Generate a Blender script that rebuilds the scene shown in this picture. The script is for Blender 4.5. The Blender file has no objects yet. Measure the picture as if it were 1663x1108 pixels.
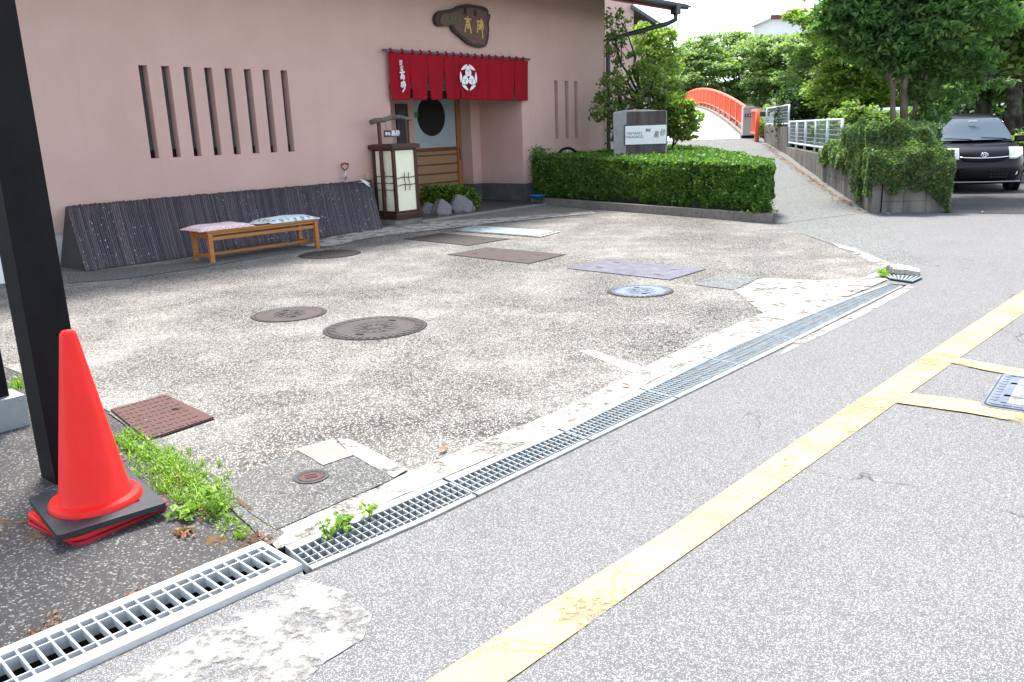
import bpy, bmesh, math, random
import numpy as np
from mathutils import Vector, Matrix, geometry, noise
random.seed(7); RNG = np.random.default_rng(11)
SC = bpy.context.scene
COL = SC.collection
R = math.radians

# ------------------------------------------------------------------ camera
F_PX, W_PX, H_PX, EYE = 1340.0, 1663.0, 1108.0, 1.55
TH = math.atan(339 / 1340); RO = R(2.07)
c_f = Vector((0, math.cos(TH), -math.sin(TH)))
_u0 = Vector((0, math.sin(TH), math.cos(TH)))
c_r = Vector((1, 0, 0)) * math.cos(RO) - _u0 * math.sin(RO)
c_u = Vector((1, 0, 0)) * math.sin(RO) + _u0 * math.cos(RO)
cam = bpy.data.objects.new('camera', bpy.data.cameras.new('camera'))
COL.objects.link(cam)
m = Matrix((c_r, c_u, -c_f)).transposed().to_4x4(); m.translation = (0, 0, EYE)
cam.matrix_world = m
cam.data.sensor_width = 36; cam.data.lens = 36 * F_PX / W_PX
cam.data.clip_start = .05; cam.data.clip_end = 2000
SC.camera = cam

# ------------------------------------------------------------------ light
SUN_EL, SUN_AZ = R(67), R(-14)          # azimuth measured from +Y towards +X
w = bpy.data.worlds.new('World'); SC.world = w; w.use_nodes = True
nt = w.node_tree; bg = nt.nodes['Background']
sky = nt.nodes.new('ShaderNodeTexSky'); sky.sky_type = 'NISHITA'; sky.sun_disc = False
sky.sun_elevation = SUN_EL; sky.sun_rotation = SUN_AZ
sky.air_density = 1.0; sky.dust_density = 1.0; sky.ozone_density = 1.0
hs = nt.nodes.new('ShaderNodeHueSaturation'); hs.inputs['Saturation'].default_value = .5      # hazy, milky summer sky
nt.links.new(sky.outputs[0], hs.inputs['Color']); nt.links.new(hs.outputs[0], bg.inputs[0]); bg.inputs[1].default_value = .15
sd = bpy.data.lights.new('sun', 'SUN'); sd.energy = 3.4; sd.angle = R(14); sd.color = (1, .95, .87)
so = bpy.data.objects.new('sun', sd); COL.objects.link(so)
sdir = Vector((math.sin(SUN_AZ) * math.cos(SUN_EL), math.cos(SUN_AZ) * math.cos(SUN_EL), math.sin(SUN_EL)))
so.rotation_euler = (-sdir).to_track_quat('-Z', 'Y').to_euler()
so.location = sdir * 30
SC.view_settings.view_transform = 'Standard'; SC.view_settings.look = 'None'
SC.view_settings.gamma = 1; SC.view_settings.exposure = 1.6

# ------------------------------------------------------------------ survey helpers: where a sight line meets a real plane
def ray(x, y): return c_f * F_PX + c_r * (x - W_PX / 2) + c_u * (H_PX / 2 - y)
def G(x, y, z=0.0):
    d = ray(x, y); t = (z - EYE) / d.z
    return Vector((d.x * t, d.y * t, z))
def PD(x, y, Y):
    d = ray(x, y); t = Y / d.y
    return Vector((d.x * t, Y, EYE + d.z * t))
WD = ray(2019, 172); WD.z = 0; WD.normalize()          # along the inn's front wall
WN = Vector((WD.y, -WD.x, 0))                          # out of the wall
WO = G(852, 331)
WROT = math.atan2(WD.y, WD.x)
def WP(x, y, off=0.0):
    r = ray(x, y); C = Vector((0, 0, EYE)); t = (WO + WN * off - C).dot(WN) / r.dot(WN)
    p = C + r * t
    return (p - WO).dot(WD), p.z
def WL(u, off, z=0.0): return WO + WD * u + WN * off + Vector((0, 0, z))

# ------------------------------------------------------------------ object helpers
def tag(o, label=None, cat=None, group=None, kind=None):
    if label: o['label'] = label
    if cat: o['category'] = cat
    if group: o['group'] = group
    if kind: o['kind'] = kind
    return o
def thing(name, label, cat, loc=(0, 0, 0), rz=0.0, group=None):
    o = bpy.data.objects.new(name, None); COL.objects.link(o)
    o.location = loc; o.rotation_euler = (0, 0, rz); o.empty_display_size = .1
    return tag(o, label, cat, group)
def base_inv(o):
    return (Matrix.Translation(o.location) @ o.rotation_euler.to_matrix().to_4x4()).inverted()

class MB:
    def __init__(s): s.v = []; s.f = []; s.mi = []; s.cur = 0
    def add(s, vs, fs, mat=None):
        b = len(s.v)
        s.v += [tuple(mat @ Vector(v)) if mat else tuple(v) for v in vs]
        s.f += [tuple(b + i for i in f) for f in fs]; s.mi += [s.cur] * len(fs); return s
    def box(s, c, d, M=None, taper=1.0):
        x, y, z = (a / 2 for a in d); vs = []
        for k in (-1, 1):
            t = taper if k > 0 else 1
            vs += [(c[0] - x * t, c[1] - y * t, c[2] + k * z), (c[0] + x * t, c[1] - y * t, c[2] + k * z), (c[0] + x * t, c[1] + y * t, c[2] + k * z), (c[0] - x * t, c[1] + y * t, c[2] + k * z)]
        return s.add(vs, [(3, 2, 1, 0), (4, 5, 6, 7), (0, 1, 5, 4), (1, 2, 6, 5), (2, 3, 7, 6), (3, 0, 4, 7)], M)
    def prism(s, poly, z0, z1, M=None):
        n = len(poly)
        a = sum(poly[i][0] * poly[(i + 1) % n][1] - poly[(i + 1) % n][0] * poly[i][1] for i in range(n))
        if a < 0: poly = poly[::-1]
        vs = [(p[0], p[1], z0) for p in poly] + [(p[0], p[1], z1) for p in poly]
        tr = geometry.tessellate_polygon([[Vector((p[0], p[1], 0)) for p in poly]])
        fs = []
        for t in tr:
            A, B, Cc = (Vector(poly[i][:2]) for i in t)
            if (B - A).cross(Cc - A) < 0: t = t[::-1]
            fs += [tuple(i + n for i in t), tuple(t[::-1])]
        fs += [(i, (i + 1) % n, (i + 1) % n + n, i + n) for i in range(n)]
        return s.add(vs, fs, M)
    def sheet(s, poly, z):
        n = len(poly); vs = [(p[0], p[1], z) for p in poly]
        fs = []
        for t in geometry.tessellate_polygon([[Vector((p[0], p[1], 0)) for p in poly]]):
            A, B, Cc = (Vector(poly[i][:2]) for i in t)
            fs.append(tuple(t) if (B - A).cross(Cc - A) > 0 else tuple(t[::-1]))
        return s.add(vs, fs)
    def tube(s, pts, r, n=8, M=None, cap=True):
        pts = [Vector(p) for p in pts]; k = len(pts)
        rs = r if hasattr(r, '__len__') else [r] * k
        vs = []; up = None
        for i, p in enumerate(pts):
            t = (pts[min(i + 1, k - 1)] - pts[max(i - 1, 0)]).normalized()
            if up is None: up = t.orthogonal().normalized()
            else:
                up = up - t * up.dot(t); up = up.normalized() if up.length > 1e-6 else t.orthogonal().normalized()
            b = t.cross(up)
            vs += [p + (up * math.cos(2 * math.pi * j / n) + b * math.sin(2 * math.pi * j / n)) * rs[i] for j in range(n)]
        fs = [(i * n + j, i * n + (j + 1) % n, (i + 1) * n + (j + 1) % n, (i + 1) * n + j) for i in range(k - 1) for j in range(n)]
        if cap: fs += [tuple(range(n))[::-1], tuple((k - 1) * n + j for j in range(n))]
        return s.add(vs, fs, M)
    def lathe(s, prof, n=32, M=None, close=True):
        vs = [(r * math.cos(2 * math.pi * j / n), r * math.sin(2 * math.pi * j / n), z) for r, z in prof for j in range(n)]
        k = len(prof)
        fs = [(i * n + j, i * n + (j + 1) % n, (i + 1) * n + (j + 1) % n, (i + 1) * n + j) for i in range(k - 1) for j in range(n)]
        if close: fs += [tuple(range(n))[::-1], tuple((k - 1) * n + j for j in range(n))]
        return s.add(vs, fs, M)
    def grid(s, P, flip=False, closeu=False):
        a = len(P); b = len(P[0]); vs = [q for row in P for q in row]; fs = []
        for i in range(a - 1 + (1 if closeu else 0)):
            for j in range(b - 1):
                q = (i * b + j, i * b + j + 1, ((i + 1) % a) * b + j + 1, ((i + 1) % a) * b + j)
                fs.append(q[::-1] if flip else q)
        return s.add(vs, fs)
    def build(s, name, mat, parent=None, world=False, smooth=False, bevel=0, solid=0, sub=0, auto=None):
        me = bpy.data.meshes.new(name)
        vs = s.v
        if world and parent is not None:
            p = parent; M = base_inv(p)
            vs = [tuple(M @ Vector(v)) for v in vs]
        me.from_pydata([tuple(v) for v in vs], [], s.f)
        for mm in (mat if isinstance(mat, (list, tuple)) else [mat]): me.materials.append(mm)
        if any(s.mi): me.polygons.foreach_set('material_index', s.mi)
        me.validate()
        if smooth: me.polygons.foreach_set('use_smooth', [True] * len(me.polygons))
        if auto is not None:
            try: me.set_sharp_from_angle(angle=R(auto))
            except Exception: pass
        me.update()
        o = bpy.data.objects.new(name, me); COL.objects.link(o)
        if parent is not None: o.parent = parent
        if solid:
            q = o.modifiers.new('solid', 'SOLIDIFY'); q.thickness = solid; q.offset = 0
        if bevel:
            q = o.modifiers.new('bevel', 'BEVEL'); q.width = bevel; q.segments = 2; q.limit_method = 'ANGLE'; q.angle_limit = R(35)
        if sub:
            q = o.modifiers.new('sub', 'SUBSURF'); q.levels = sub; q.render_levels = sub
        return o

def copy_thing(o, loc, rz, label=None):
    c = o.copy(); COL.objects.link(c); c.location = loc; c.rotation_euler = (0, 0, rz)
    if label: c['label'] = label
    for ch in list(o.children):
        d = ch.copy(); COL.objects.link(d); d.parent = c
        for g in list(ch.children):
            e = g.copy(); COL.objects.link(e); e.parent = d
    return c

def text_part(name, body, size, mat, parent, M, extrude=.002, shear=0, offset=0, space=1.0, sx=1.0):
    cu = bpy.data.curves.new(name, 'FONT'); cu.body = body; cu.size = size; cu.extrude = extrude
    cu.shear = shear; cu.offset = offset; cu.align_x = 'CENTER'; cu.align_y = 'CENTER'; cu.space_character = space
    cu.resolution_u = 4
    t = bpy.data.objects.new(name, cu); COL.objects.link(t); bpy.context.view_layer.update()
    me = bpy.data.meshes.new_from_object(t.evaluated_get(bpy.context.evaluated_depsgraph_get()))
    bpy.data.objects.remove(t); bpy.data.curves.remove(cu)
    me.transform(M @ Matrix.Diagonal((sx, 1, 1, 1)))
    me.materials.clear(); me.materials.append(mat); me.name = name
    o = bpy.data.objects.new(name, me); COL.objects.link(o); o.parent = parent
    return o
def wall_text_M(x, y, z, roll=0):      # letters stand upright in the local XZ plane, read from -Y
    return Matrix.Translation((x, y, z)) @ Matrix.Rotation(R(90), 4, 'X') @ Matrix.Rotation(R(roll), 4, 'Z')

# ------------------------------------------------------------------ material helpers
class NT:
    def __init__(s, name):
        s.m = bpy.data.materials.new(name); s.m.use_nodes = True; s.t = s.m.node_tree
        s.b = s.t.nodes['Principled BSDF']; s.out = s.t.nodes['Material Output']; s.co = None
    def n(s, typ, **kw):
        x = s.t.nodes.new(typ)
        for k, v in kw.items():
            if k in x.inputs.keys() if isinstance(k, str) else False: x.inputs[k].default_value = v
            else: setattr(x, k, v)
        return x
    def l(s, a, b): s.t.links.new(a, b)
    def coord(s, kind='Object'):
        if s.co is None: s.co = s.t.nodes.new('ShaderNodeTexCoord')
        return s.co.outputs[kind]
    def noise(s, scale, detail=4, rough=.55, vec=None, dist=0):
        x = s.t.nodes.new('ShaderNodeTexNoise'); x.inputs['Scale'].default_value = scale
        x.inputs['Detail'].default_value = detail; x.inputs['Roughness'].default_value = rough
        x.inputs['Distortion'].default_value = dist
        s.l(vec if vec is not None else s.coord(), x.inputs['Vector']); return x.outputs['Fac']
    def vor(s, scale, feature='F1', vec=None, out='Distance', rnd=1):
        x = s.t.nodes.new('ShaderNodeTexVoronoi'); x.feature = feature; x.inputs['Scale'].default_value = scale
        x.inputs['Randomness'].default_value = rnd
        s.l(vec if vec is not None else s.coord(), x.inputs['Vector']); return x.outputs[out]
    def ramp(s, fac, stops):
        x = s.t.nodes.new('ShaderNodeValToRGB'); e = x.color_ramp.elements
        while len(e) < len(stops): e.new(.5)
        for i, (p, c) in enumerate(stops):
            e[i].position = p; e[i].color = (c, c, c, 1) if not hasattr(c, '__len__') else (*c, 1)
        s.l(fac, x.inputs[0]); return x.outputs[0]
    def mix(s, fac, a, b, mode='MIX'):
        x = s.t.nodes.new('ShaderNodeMix'); x.data_type = 'RGBA'; x.blend_type = mode
        for i, v in ((0, fac), (6, a), (7, b)):
            if hasattr(v, 'links') or isinstance(v, bpy.types.NodeSocket): s.l(v, x.inputs[i])
            else: x.inputs[i].default_value = v if i == 0 else (*v, 1) if len(v) == 3 else v
        return x.outputs[2]
    def math(s, op, a, b=0.0, c=None):
        x = s.t.nodes.new('ShaderNodeMath'); x.operation = op
        for i, v in ((0, a), (1, b)) + (((2, c),) if c is not None else ()):
            if isinstance(v, bpy.types.NodeSocket): s.l(v, x.inputs[i])
            else: x.inputs[i].default_value = v
        return x.outputs[0]
    def bump(s, h, strength=.3, dist=.01):
        x = s.t.nodes.new('ShaderNodeBump'); x.inputs['Strength'].default_value = strength; x.inputs['Distance'].default_value = dist
        s.l(h, x.inputs['Height']); s.l(x.outputs[0], s.b.inputs['Normal'])
    def base(s, c):
        if isinstance(c, bpy.types.NodeSocket): s.l(c, s.b.inputs['Base Color'])
        else: s.b.inputs['Base Color'].default_value = (*c, 1)
    def set(s, **k):
        for a, v in k.items(): s.b.inputs[{'rough': 'Roughness', 'metal': 'Metallic', 'spec': 'Specular IOR Level', 'trans': 'Transmission Weight', 'coat': 'Coat Weight', 'ior': 'IOR', 'alpha': 'Alpha'}[a]].default_value = v
        return s

def simple(name, c, rough=.6, metal=0, var=.15, scale=6, bump=0, bscale=60, spec=.5, coat=0, coord='Object'):
    k = NT(name); k.set(rough=rough, metal=metal, spec=spec, coat=coat)
    if var:
        k.coord(coord); k2 = k.co.outputs[coord]
        nz = k.noise(scale, 5, .6, k2)
        k.base(k.mix(k.ramp(nz, [(.3, 0), (.7, 1)]), tuple(a * (1 - var) for a in c), tuple(min(1, a * (1 + var)) for a in c)))
    else: k.base(c)
    if bump: k.bump(k.noise(bscale, 4), bump, .01)
    return k.m

def mat_pebble(name, light, dark, scale, edge=.10, stain=True, stone=(.8, 1.1)):
    k = NT(name); k.set(rough=.85, spec=.3)
    co = k.coord()
    warp = k.t.nodes.new('ShaderNodeTexNoise'); warp.inputs['Scale'].default_value = scale * .7; k.l(co, warp.inputs['Vector'])
    vm = k.t.nodes.new('ShaderNodeVectorMath'); vm.operation = 'MULTIPLY_ADD'
    vm.inputs[1].default_value = (.012, .012, .012); k.l(warp.outputs['Color'], vm.inputs[0]); k.l(co, vm.inputs[2])
    v = vm.outputs[0]
    d = k.vor(scale, 'DISTANCE_TO_EDGE', v); cc = k.vor(scale, 'F1', v, 'Color')
    sep = k.t.nodes.new('ShaderNodeSeparateColor'); k.l(cc, sep.inputs[0])
    peb = k.mix(sep.outputs[0], tuple(a * stone[0] for a in light), tuple(min(.95, a * stone[1]) for a in light))
    miss = k.ramp(sep.outputs[1], [(.16, 0), (.2, 1)])                     # some stones have come out
    e0 = k.ramp(d, [(edge * .25, 0), (edge, 1)])
    fac = k.math('MULTIPLY', e0, miss)
    col = k.mix(fac, dark, peb)
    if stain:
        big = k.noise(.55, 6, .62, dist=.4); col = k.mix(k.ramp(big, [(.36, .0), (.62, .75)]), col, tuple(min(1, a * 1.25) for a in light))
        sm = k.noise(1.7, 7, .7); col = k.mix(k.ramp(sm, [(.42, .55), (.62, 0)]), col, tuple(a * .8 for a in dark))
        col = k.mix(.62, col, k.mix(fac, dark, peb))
    k.base(col); k.bump(k.math('ADD', k.math('MULTIPLY', e0, 1.0), k.noise(scale * 3, 2)), .7, .006)
    return k.m

def mat_asphalt(name, c, fleck, scale=95, amount=.45, big=.16):
    k = NT(name); k.set(rough=.9, spec=.25); co = k.coord()
    d = k.vor(scale, 'F1', co, 'Color'); sep = k.t.nodes.new('ShaderNodeSeparateColor'); k.l(d, sep.inputs[0])
    e = k.ramp(k.vor(scale, 'DISTANCE_TO_EDGE', co), [(.02, 0), (.14, 1)])
    f = k.math('MULTIPLY', k.ramp(sep.outputs[0], [(amount - .12, 1), (amount + .12, 0)]), e)
    f2 = k.math('MULTIPLY', k.ramp(k.vor(scale * .42, 'F1', co, 'Distance'), [(.08, 1), (.22, 0)]), .35)
    f = k.math('MAXIMUM', f, f2)
    nz = k.noise(.9, 8, .65); fine = k.noise(22, 5, .6)
    b0 = k.mix(k.ramp(nz, [(.3, 0), (.72, 1)]), tuple(a * (1 - big) for a in c), tuple(a * (1 + big) for a in c))
    b0 = k.mix(k.ramp(e, [(0, .55), (1, 0)]), b0, tuple(a * .45 for a in c))
    b0 = k.mix(k.ramp(fine, [(.35, .35), (.65, 0)]), b0, tuple(a * .6 for a in c))
    wide = k.ramp(k.noise(.35, 5, .6, dist=.8), [(.52, 0), (.66, .5)]); b0 = k.mix(wide, b0, tuple(a * .72 for a in c))
    nz2 = k.t.nodes.new('ShaderNodeTexNoise'); nz2.inputs['Scale'].default_value = 1.8; nz2.inputs['Detail'].default_value = 8; k.l(co, nz2.inputs['Vector'])
    vv = k.t.nodes.new('ShaderNodeVectorMath'); vv.operation = 'MULTIPLY_ADD'; vv.inputs[1].default_value = (.9, .9, .9); k.l(nz2.outputs['Color'], vv.inputs[0]); k.l(co, vv.inputs[2])
    crk = k.math('MULTIPLY', k.ramp(k.vor(.42, 'DISTANCE_TO_EDGE', vv.outputs[0]), [(.0015, 1), (.004, 0)]), k.ramp(k.noise(.8, 3), [(.5, 0), (.56, .75)]))
    b0 = k.mix(crk, b0, (.03, .03, .03)); f = k.math('MULTIPLY', f, k.math('SUBTRACT', 1.0, crk))
    k.base(k.mix(f, b0, fleck)); k.bump(k.math('ADD', e, f), .6, .005)
    return k.m

def mat_concrete(name, c, dirt=(.2, .17, .13), amt=.5, scale=3, pits=True, rough=.9, cover=0):
    k = NT(name); k.set(rough=rough, spec=.3)
    a = k.noise(scale, 8, .68); b = k.noise(scale * 9, 6, .7); g = k.noise(160, 3, .6)
    col = k.mix(k.ramp(a, [(.35, 0), (.68, 1)]), tuple(x * .8 for x in c), tuple(min(.95, x * 1.12) for x in c))
    col = k.mix(k.ramp(b, [(.52, 0), (.72, amt)]), col, dirt)
    col = k.mix(k.ramp(g, [(.35, .3), (.6, 0)]), col, tuple(x * .55 for x in c))
    if pits: col = k.mix(k.ramp(k.vor(38), [(.09, .7), (.16, 0)]), col, dirt)
    if cover:                                   # thin, broken-up skin of cement: gaps show what lies under it
        h = k.noise(5, 12, .74); h2 = k.vor(30); hh = k.math('ADD', h, k.math('MULTIPLY', h2, .12))
        k.l(k.ramp(hh, [(cover - .05, 0), (cover + .07, 1)]), k.b.inputs['Alpha'])
    k.base(col); k.bump(k.math('ADD', k.math('MULTIPLY', g, .6), b), .6, .008)
    return k.m

def mat_leaf(name, c1, c2, c3=None, trans=.35, rough=.45):
    k = NT(name); k.set(rough=rough, spec=.4)
    geo = k.t.nodes.new('ShaderNodeNewGeometry'); rp = geo.outputs['Random Per Island']
    st = [(0, c1), (.6, c2), (1, c3 or c2)]
    col = k.ramp(rp, st)
    nz = k.noise(.9, 3); col = k.mix(k.ramp(nz, [(.35, .4), (.65, 0)]), col, tuple(x * .72 for x in c1))
    k.base(col)
    tr = k.t.nodes.new('ShaderNodeBsdfTranslucent'); ms = k.t.nodes.new('ShaderNodeMixShader')
    tc = k.mix(1.0, col, (1.0, 1.25, .5), 'MULTIPLY'); k.l(tc, tr.inputs[0]); ms.inputs[0].default_value = trans
    k.l(k.b.outputs[0], ms.inputs[1]); k.l(tr.outputs[0], ms.inputs[2]); k.l(ms.outputs[0], k.out.inputs[0])
    return k.m

def mat_bark(name, c):
    k = NT(name); k.set(rough=.9, spec=.2)
    mp = k.t.nodes.new('ShaderNodeMapping'); mp.inputs['Scale'].default_value = (1, 1, .25); k.l(k.coord(), mp.inputs[0])
    a = k.noise(18, 6, .7, mp.outputs[0]); b = k.noise(3, 3)
    col = k.mix(k.ramp(a, [(.35, 0), (.65, 1)]), tuple(x * .5 for x in c), tuple(x * 1.3 for x in c))
    col = k.mix(k.ramp(b, [(.5, 0), (.7, .5)]), col, (.2, .22, .16))
    k.base(col); k.bump(a, .8, .02); return k.m

M = {}
# ground
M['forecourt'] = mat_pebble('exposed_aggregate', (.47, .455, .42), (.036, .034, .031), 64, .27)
M['road'] = mat_asphalt('worn_asphalt', (.175, .176, .18), (.38, .38, .385), 230, .42, .13)
M['lot'] = mat_asphalt('dark_asphalt', (.068, .066, .066), (.24, .235, .23), 110, .18, .35)
M['ramp'] = mat_asphalt('ramp_asphalt', (.135, .145, .14), (.36, .37, .37), 100, .38)
M['kerb'] = mat_concrete('pale_concrete', (.46, .445, .40), (.10, .085, .06), 1.0, 5, cover=.495)
M['patch'] = mat_asphalt('grey_cement', (.125, .125, .12), (.34, .34, .33), 150, .30, .35)
M['patch2'] = mat_concrete('pale_cement', (.29, .285, .245), (.13, .12, .10), .6, 6)
M['rough_conc'] = mat_concrete('broken_concrete', (.34, .335, .315), (.10, .095, .085), .8, 9, cover=.525)
M['old_conc'] = mat_concrete('weathered_concrete', (.23, .215, .19), (.05, .045, .04), .85, 1.6)
M['deck'] = mat_concrete('bridge_deck', (.52, .505, .48), (.3, .28, .26), .4, 1)
M['soil'] = simple('soil', (.09, .065, .045), .95, var=.4, scale=9, bump=.6)
def mat_stain():
    k = NT('rust_brown_dirt'); k.set(rough=.95, spec=.1)
    a = k.noise(7, 9, .75, dist=.6); k.base(k.mix(k.noise(20, 4), (.10, .055, .03), (.17, .11, .06)))
    k.l(k.ramp(a, [(.50, 0), (.58, .8)]), k.b.inputs['Alpha']); return k.m
M['moss'] = mat_stain()
M['mud'] = simple('drain_mud', (.006, .005, .004), .7, var=.4, scale=12)
M['grass_ground'] = simple('bank', (.05, .07, .025), .95, var=.5, scale=3)
M['dark_tile'] = None
# metal
M['galv'] = simple('galvanised_steel', (.27, .33, .36), .5, .3, var=.2, scale=14)
M['galv_pale'] = simple('new_galvanised_steel', (.52, .54, .56), .5, .3, var=.12, scale=14)
M['bar'] = simple('zinc_grey_bar', (.45, .51, .53), .6, 0, var=.25, scale=20)
M['bar_frame'] = simple('dull_zinc_frame', (.24, .25, .25), .6, .1, var=.35, scale=16)
M['blackpaint'] = simple('black_satin_paint', (.0055, .0065, .008), .5, 0, spec=.12, var=.35, scale=5, bump=.03)
M['orange'] = simple('vermilion_paint', (.82, .10, .03), .45, 0, var=.1, scale=2)
M['whitefence'] = simple('white_coated_metal', (.60, .68, .74), .4, .2, var=.06)
M['gutter'] = simple('dark_gutter', (.03, .035, .042), .4, .2, var=.2)
M['cone'] = simple('red_cone_plastic', (.78, .011, .007), .42, 0, spec=.3, var=.05, scale=3)
def mat_cone():
    k = NT('red_cone_plastic'); k.set(rough=.42, spec=.3)
    a = k.noise(3, 4); mp = k.t.nodes.new('ShaderNodeMapping'); mp.inputs['Scale'].default_value = (40, 40, 5); mp.inputs['Rotation'].default_value = (.3, .2, 0); k.l(k.coord(), mp.inputs[0])
    sc = k.noise(1, 6, .7, mp.outputs[0]); g = k.noise(11, 5)
    c = k.mix(k.ramp(a, [(.3, 0), (.7, 1)]), (.72, .010, .007), (.80, .014, .008))
    c = k.mix(k.math('MULTIPLY', k.ramp(sc, [(.62, 0), (.70, .7)]), k.ramp(g, [(.5, 0), (.62, 1)])), c, (.36, .03, .02))
    sp = k.t.nodes.new('ShaderNodeSeparateXYZ'); k.l(k.coord(), sp.inputs[0])
    c = k.mix(k.ramp(k.math('ADD', sp.outputs[2], k.math('MULTIPLY', g, .12)), [(.06, .4), (.14, 0)]), c, (.26, .06, .045))
    k.base(c); k.l(k.ramp(sc, [(.4, .36), (.7, .6)]), k.b.inputs['Roughness']); return k.m
M['cone'] = mat_cone()
M['cone_old'] = simple('faded_red_plastic', (.42, .012, .03), .42, 0, var=.15, scale=8)
M['rubber'] = simple('black_rubber', (.016, .020, .027), .55, 0, var=.35, scale=9, bump=.15)
def mat_iron(name, c, c2, rough=.38, metal=.6, chk=0):
    k = NT(name); k.set(rough=rough, metal=metal)
    a = k.noise(7, 7, .7); b = k.noise(60, 3)
    k.base(k.mix(k.ramp(a, [(.4, 0), (.65, 1)]), c, c2))
    rr = k.ramp(a, [(.3, rough), (.7, min(1, rough + .25))]); k.l(rr, k.b.inputs['Roughness'])
    if chk:
        mp = k.t.nodes.new('ShaderNodeMapping'); mp.inputs['Rotation'].default_value = (0, 0, R(chk)); k.l(k.coord(), mp.inputs[0])
        ck = k.t.nodes.new('ShaderNodeTexWave'); ck.inputs['Scale'].default_value = 14; k.l(mp.outputs[0], ck.inputs[0])
        mp2 = k.t.nodes.new('ShaderNodeMapping'); mp2.inputs['Rotation'].default_value = (0, 0, R(chk + 90)); k.l(k.coord(), mp2.inputs[0])
        ck2 = k.t.nodes.new('ShaderNodeTexWave'); ck2.inputs['Scale'].default_value = 14; k.l(mp2.outputs[0], ck2.inputs[0])
        k.bump(k.ramp(k.math('MULTIPLY', ck.outputs['Fac'], ck2.outputs['Fac']), [(.35, 0), (.6, 1)]), .6, .006)
    else: k.bump(b, .25, .004)
    return k.m
M['iron'] = mat_iron('cast_iron', (.035, .029, .030), (.06, .047, .043), .5, .3)
M['iron_dark'] = mat_iron('dark_cast_iron', (.03, .026, .024), (.05, .04, .034), .6, .3)
M['iron_blue'] = mat_iron('worn_grey_iron', (.12, .145, .19), (.18, .215, .27), .38, .4)
M['plate'] = mat_iron('brown_checker_plate', (.042, .031, .029), (.068, .05, .046), .5, .35, chk=49)
M['plate_blue'] = mat_iron('polished_checker_plate', (.10, .095, .125), (.15, .15, .185), .42, .5, chk=49)
M['plate_pale'] = mat_iron('pale_steel_plate', (.26, .33, .36), (.34, .41, .43), .45, .4)
M['plate_rust'] = mat_iron('rusty_red_plate', (.062, .026, .023), (.095, .042, .036), .55, .25, chk=25)
# building
def mat_stucco():
    k = NT('pink_stucco'); k.set(rough=.92, spec=.2)
    a = k.noise(1.1, 7, .6); b = k.noise(220, 3, .6); f = k.noise(40, 4)
    col = k.mix(k.ramp(a, [(.3, 0), (.7, 1)]), (.56, .378, .325), (.625, .432, .375))
    mp = k.t.nodes.new('ShaderNodeMapping'); mp.inputs['Scale'].default_value = (7, 7, .35); k.l(k.coord(), mp.inputs[0])
    s = k.noise(1, 5, .6, mp.outputs[0]); col = k.mix(k.ramp(s, [(.55, 0), (.8, .16)]), col, (.38, .27, .24))
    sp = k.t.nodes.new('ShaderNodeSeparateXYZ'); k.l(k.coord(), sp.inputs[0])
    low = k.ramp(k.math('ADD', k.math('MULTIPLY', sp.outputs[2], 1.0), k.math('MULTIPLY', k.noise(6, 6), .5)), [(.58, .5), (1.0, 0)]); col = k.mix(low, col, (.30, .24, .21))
    k.base(col); k.bump(k.math('ADD', b, k.math('MULTIPLY', f, .8)), .5, .006); return k.m
M['stucco'] = mat_stucco()
def mat_tile(name, c, grout, sx, sy, rot=0, rough=.35):
    k = NT(name); k.set(rough=rough)
    br = k.t.nodes.new('ShaderNodeTexBrick'); br.offset = 0; br.inputs['Color1'].default_value = (*c, 1)
    br.inputs['Color2'].default_value = (*[a * 1.35 for a in c], 1); br.inputs['Mortar'].default_value = (*grout, 1)
    br.inputs['Scale'].default_value = 1; br.inputs['Mortar Size'].default_value = .006; br.inputs['Brick Width'].default_value = sx; br.inputs['Row Height'].default_value = sy
    k.l(k.coord(), br.inputs['Vector'])
    k.base(k.mix(k.ramp(k.noise(4, 6), [(.3, .4), (.7, 0)]), br.outputs['Color'], tuple(a * .6 for a in c)))
    return k.m
M['floor_tile'] = mat_tile('slate_floor_tile', (.055, .062, .07), (.10, .10, .10), .3, .3, rough=.3)
M['slate'] = simple('slate_cladding', (.075, .085, .095), .5, var=.3, scale=5)
M['plinth'] = mat_concrete('pale_plinth', (.55, .58, .57), (.3, .3, .28), .3, 3)
M['glass_dark'] = simple('dark_window_glass', (.06, .085, .085), .12, 0, var=.3, scale=1.3)
M['void'] = simple('dark_interior', (.012, .012, .012), .9, var=0)
M['frost'] = simple('frosted_glass', (.36, .44, .50), .35, 0, var=.08, scale=2)
def mat_wood(name, c, rough=.45, sc=(1, 14, 14), contrast=.35, coat=0):
    k = NT(name); k.set(rough=rough, coat=coat)
    mp = k.t.nodes.new('ShaderNodeMapping'); mp.inputs['Scale'].default_value = sc; k.l(k.coord(), mp.inputs[0])
    a = k.noise(3, 6, .65, mp.outputs[0], .6)
    k.base(k.mix(k.ramp(a, [(.3, 0), (.7, 1)]), tuple(x * (1 - contrast) for x in c), tuple(x * (1 + contrast * .7) for x in c)))
    k.bump(a, .15, .004); return k.m
M['door_wood'] = mat_wood('door_timber', (.36, .15, .045), sc=(14, 14, 1))
M['rail_wood'] = mat_wood('red_brown_timber', (.17, .055, .028))
M['panel_wood'] = mat_wood('woven_cedar', (.36, .22, .11), .7, sc=(30, 30, 30), contrast=.3)
M['bench'] = mat_wood('honey_oak', (.42, .165, .03), .4, contrast=.3, coat=.3)
M['lacquer'] = simple('dark_red_lacquer', (.060, .020, .015), .4, var=.2, scale=8)
M['paper'] = simple('cream_panel', (.86, .86, .64), .5, var=.04)
M['log'] = mat_bark('driftwood', (.16, .13, .11))
M['twig'] = simple('dark_twig', (.05, .045, .04), .8, var=.3)
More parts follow.
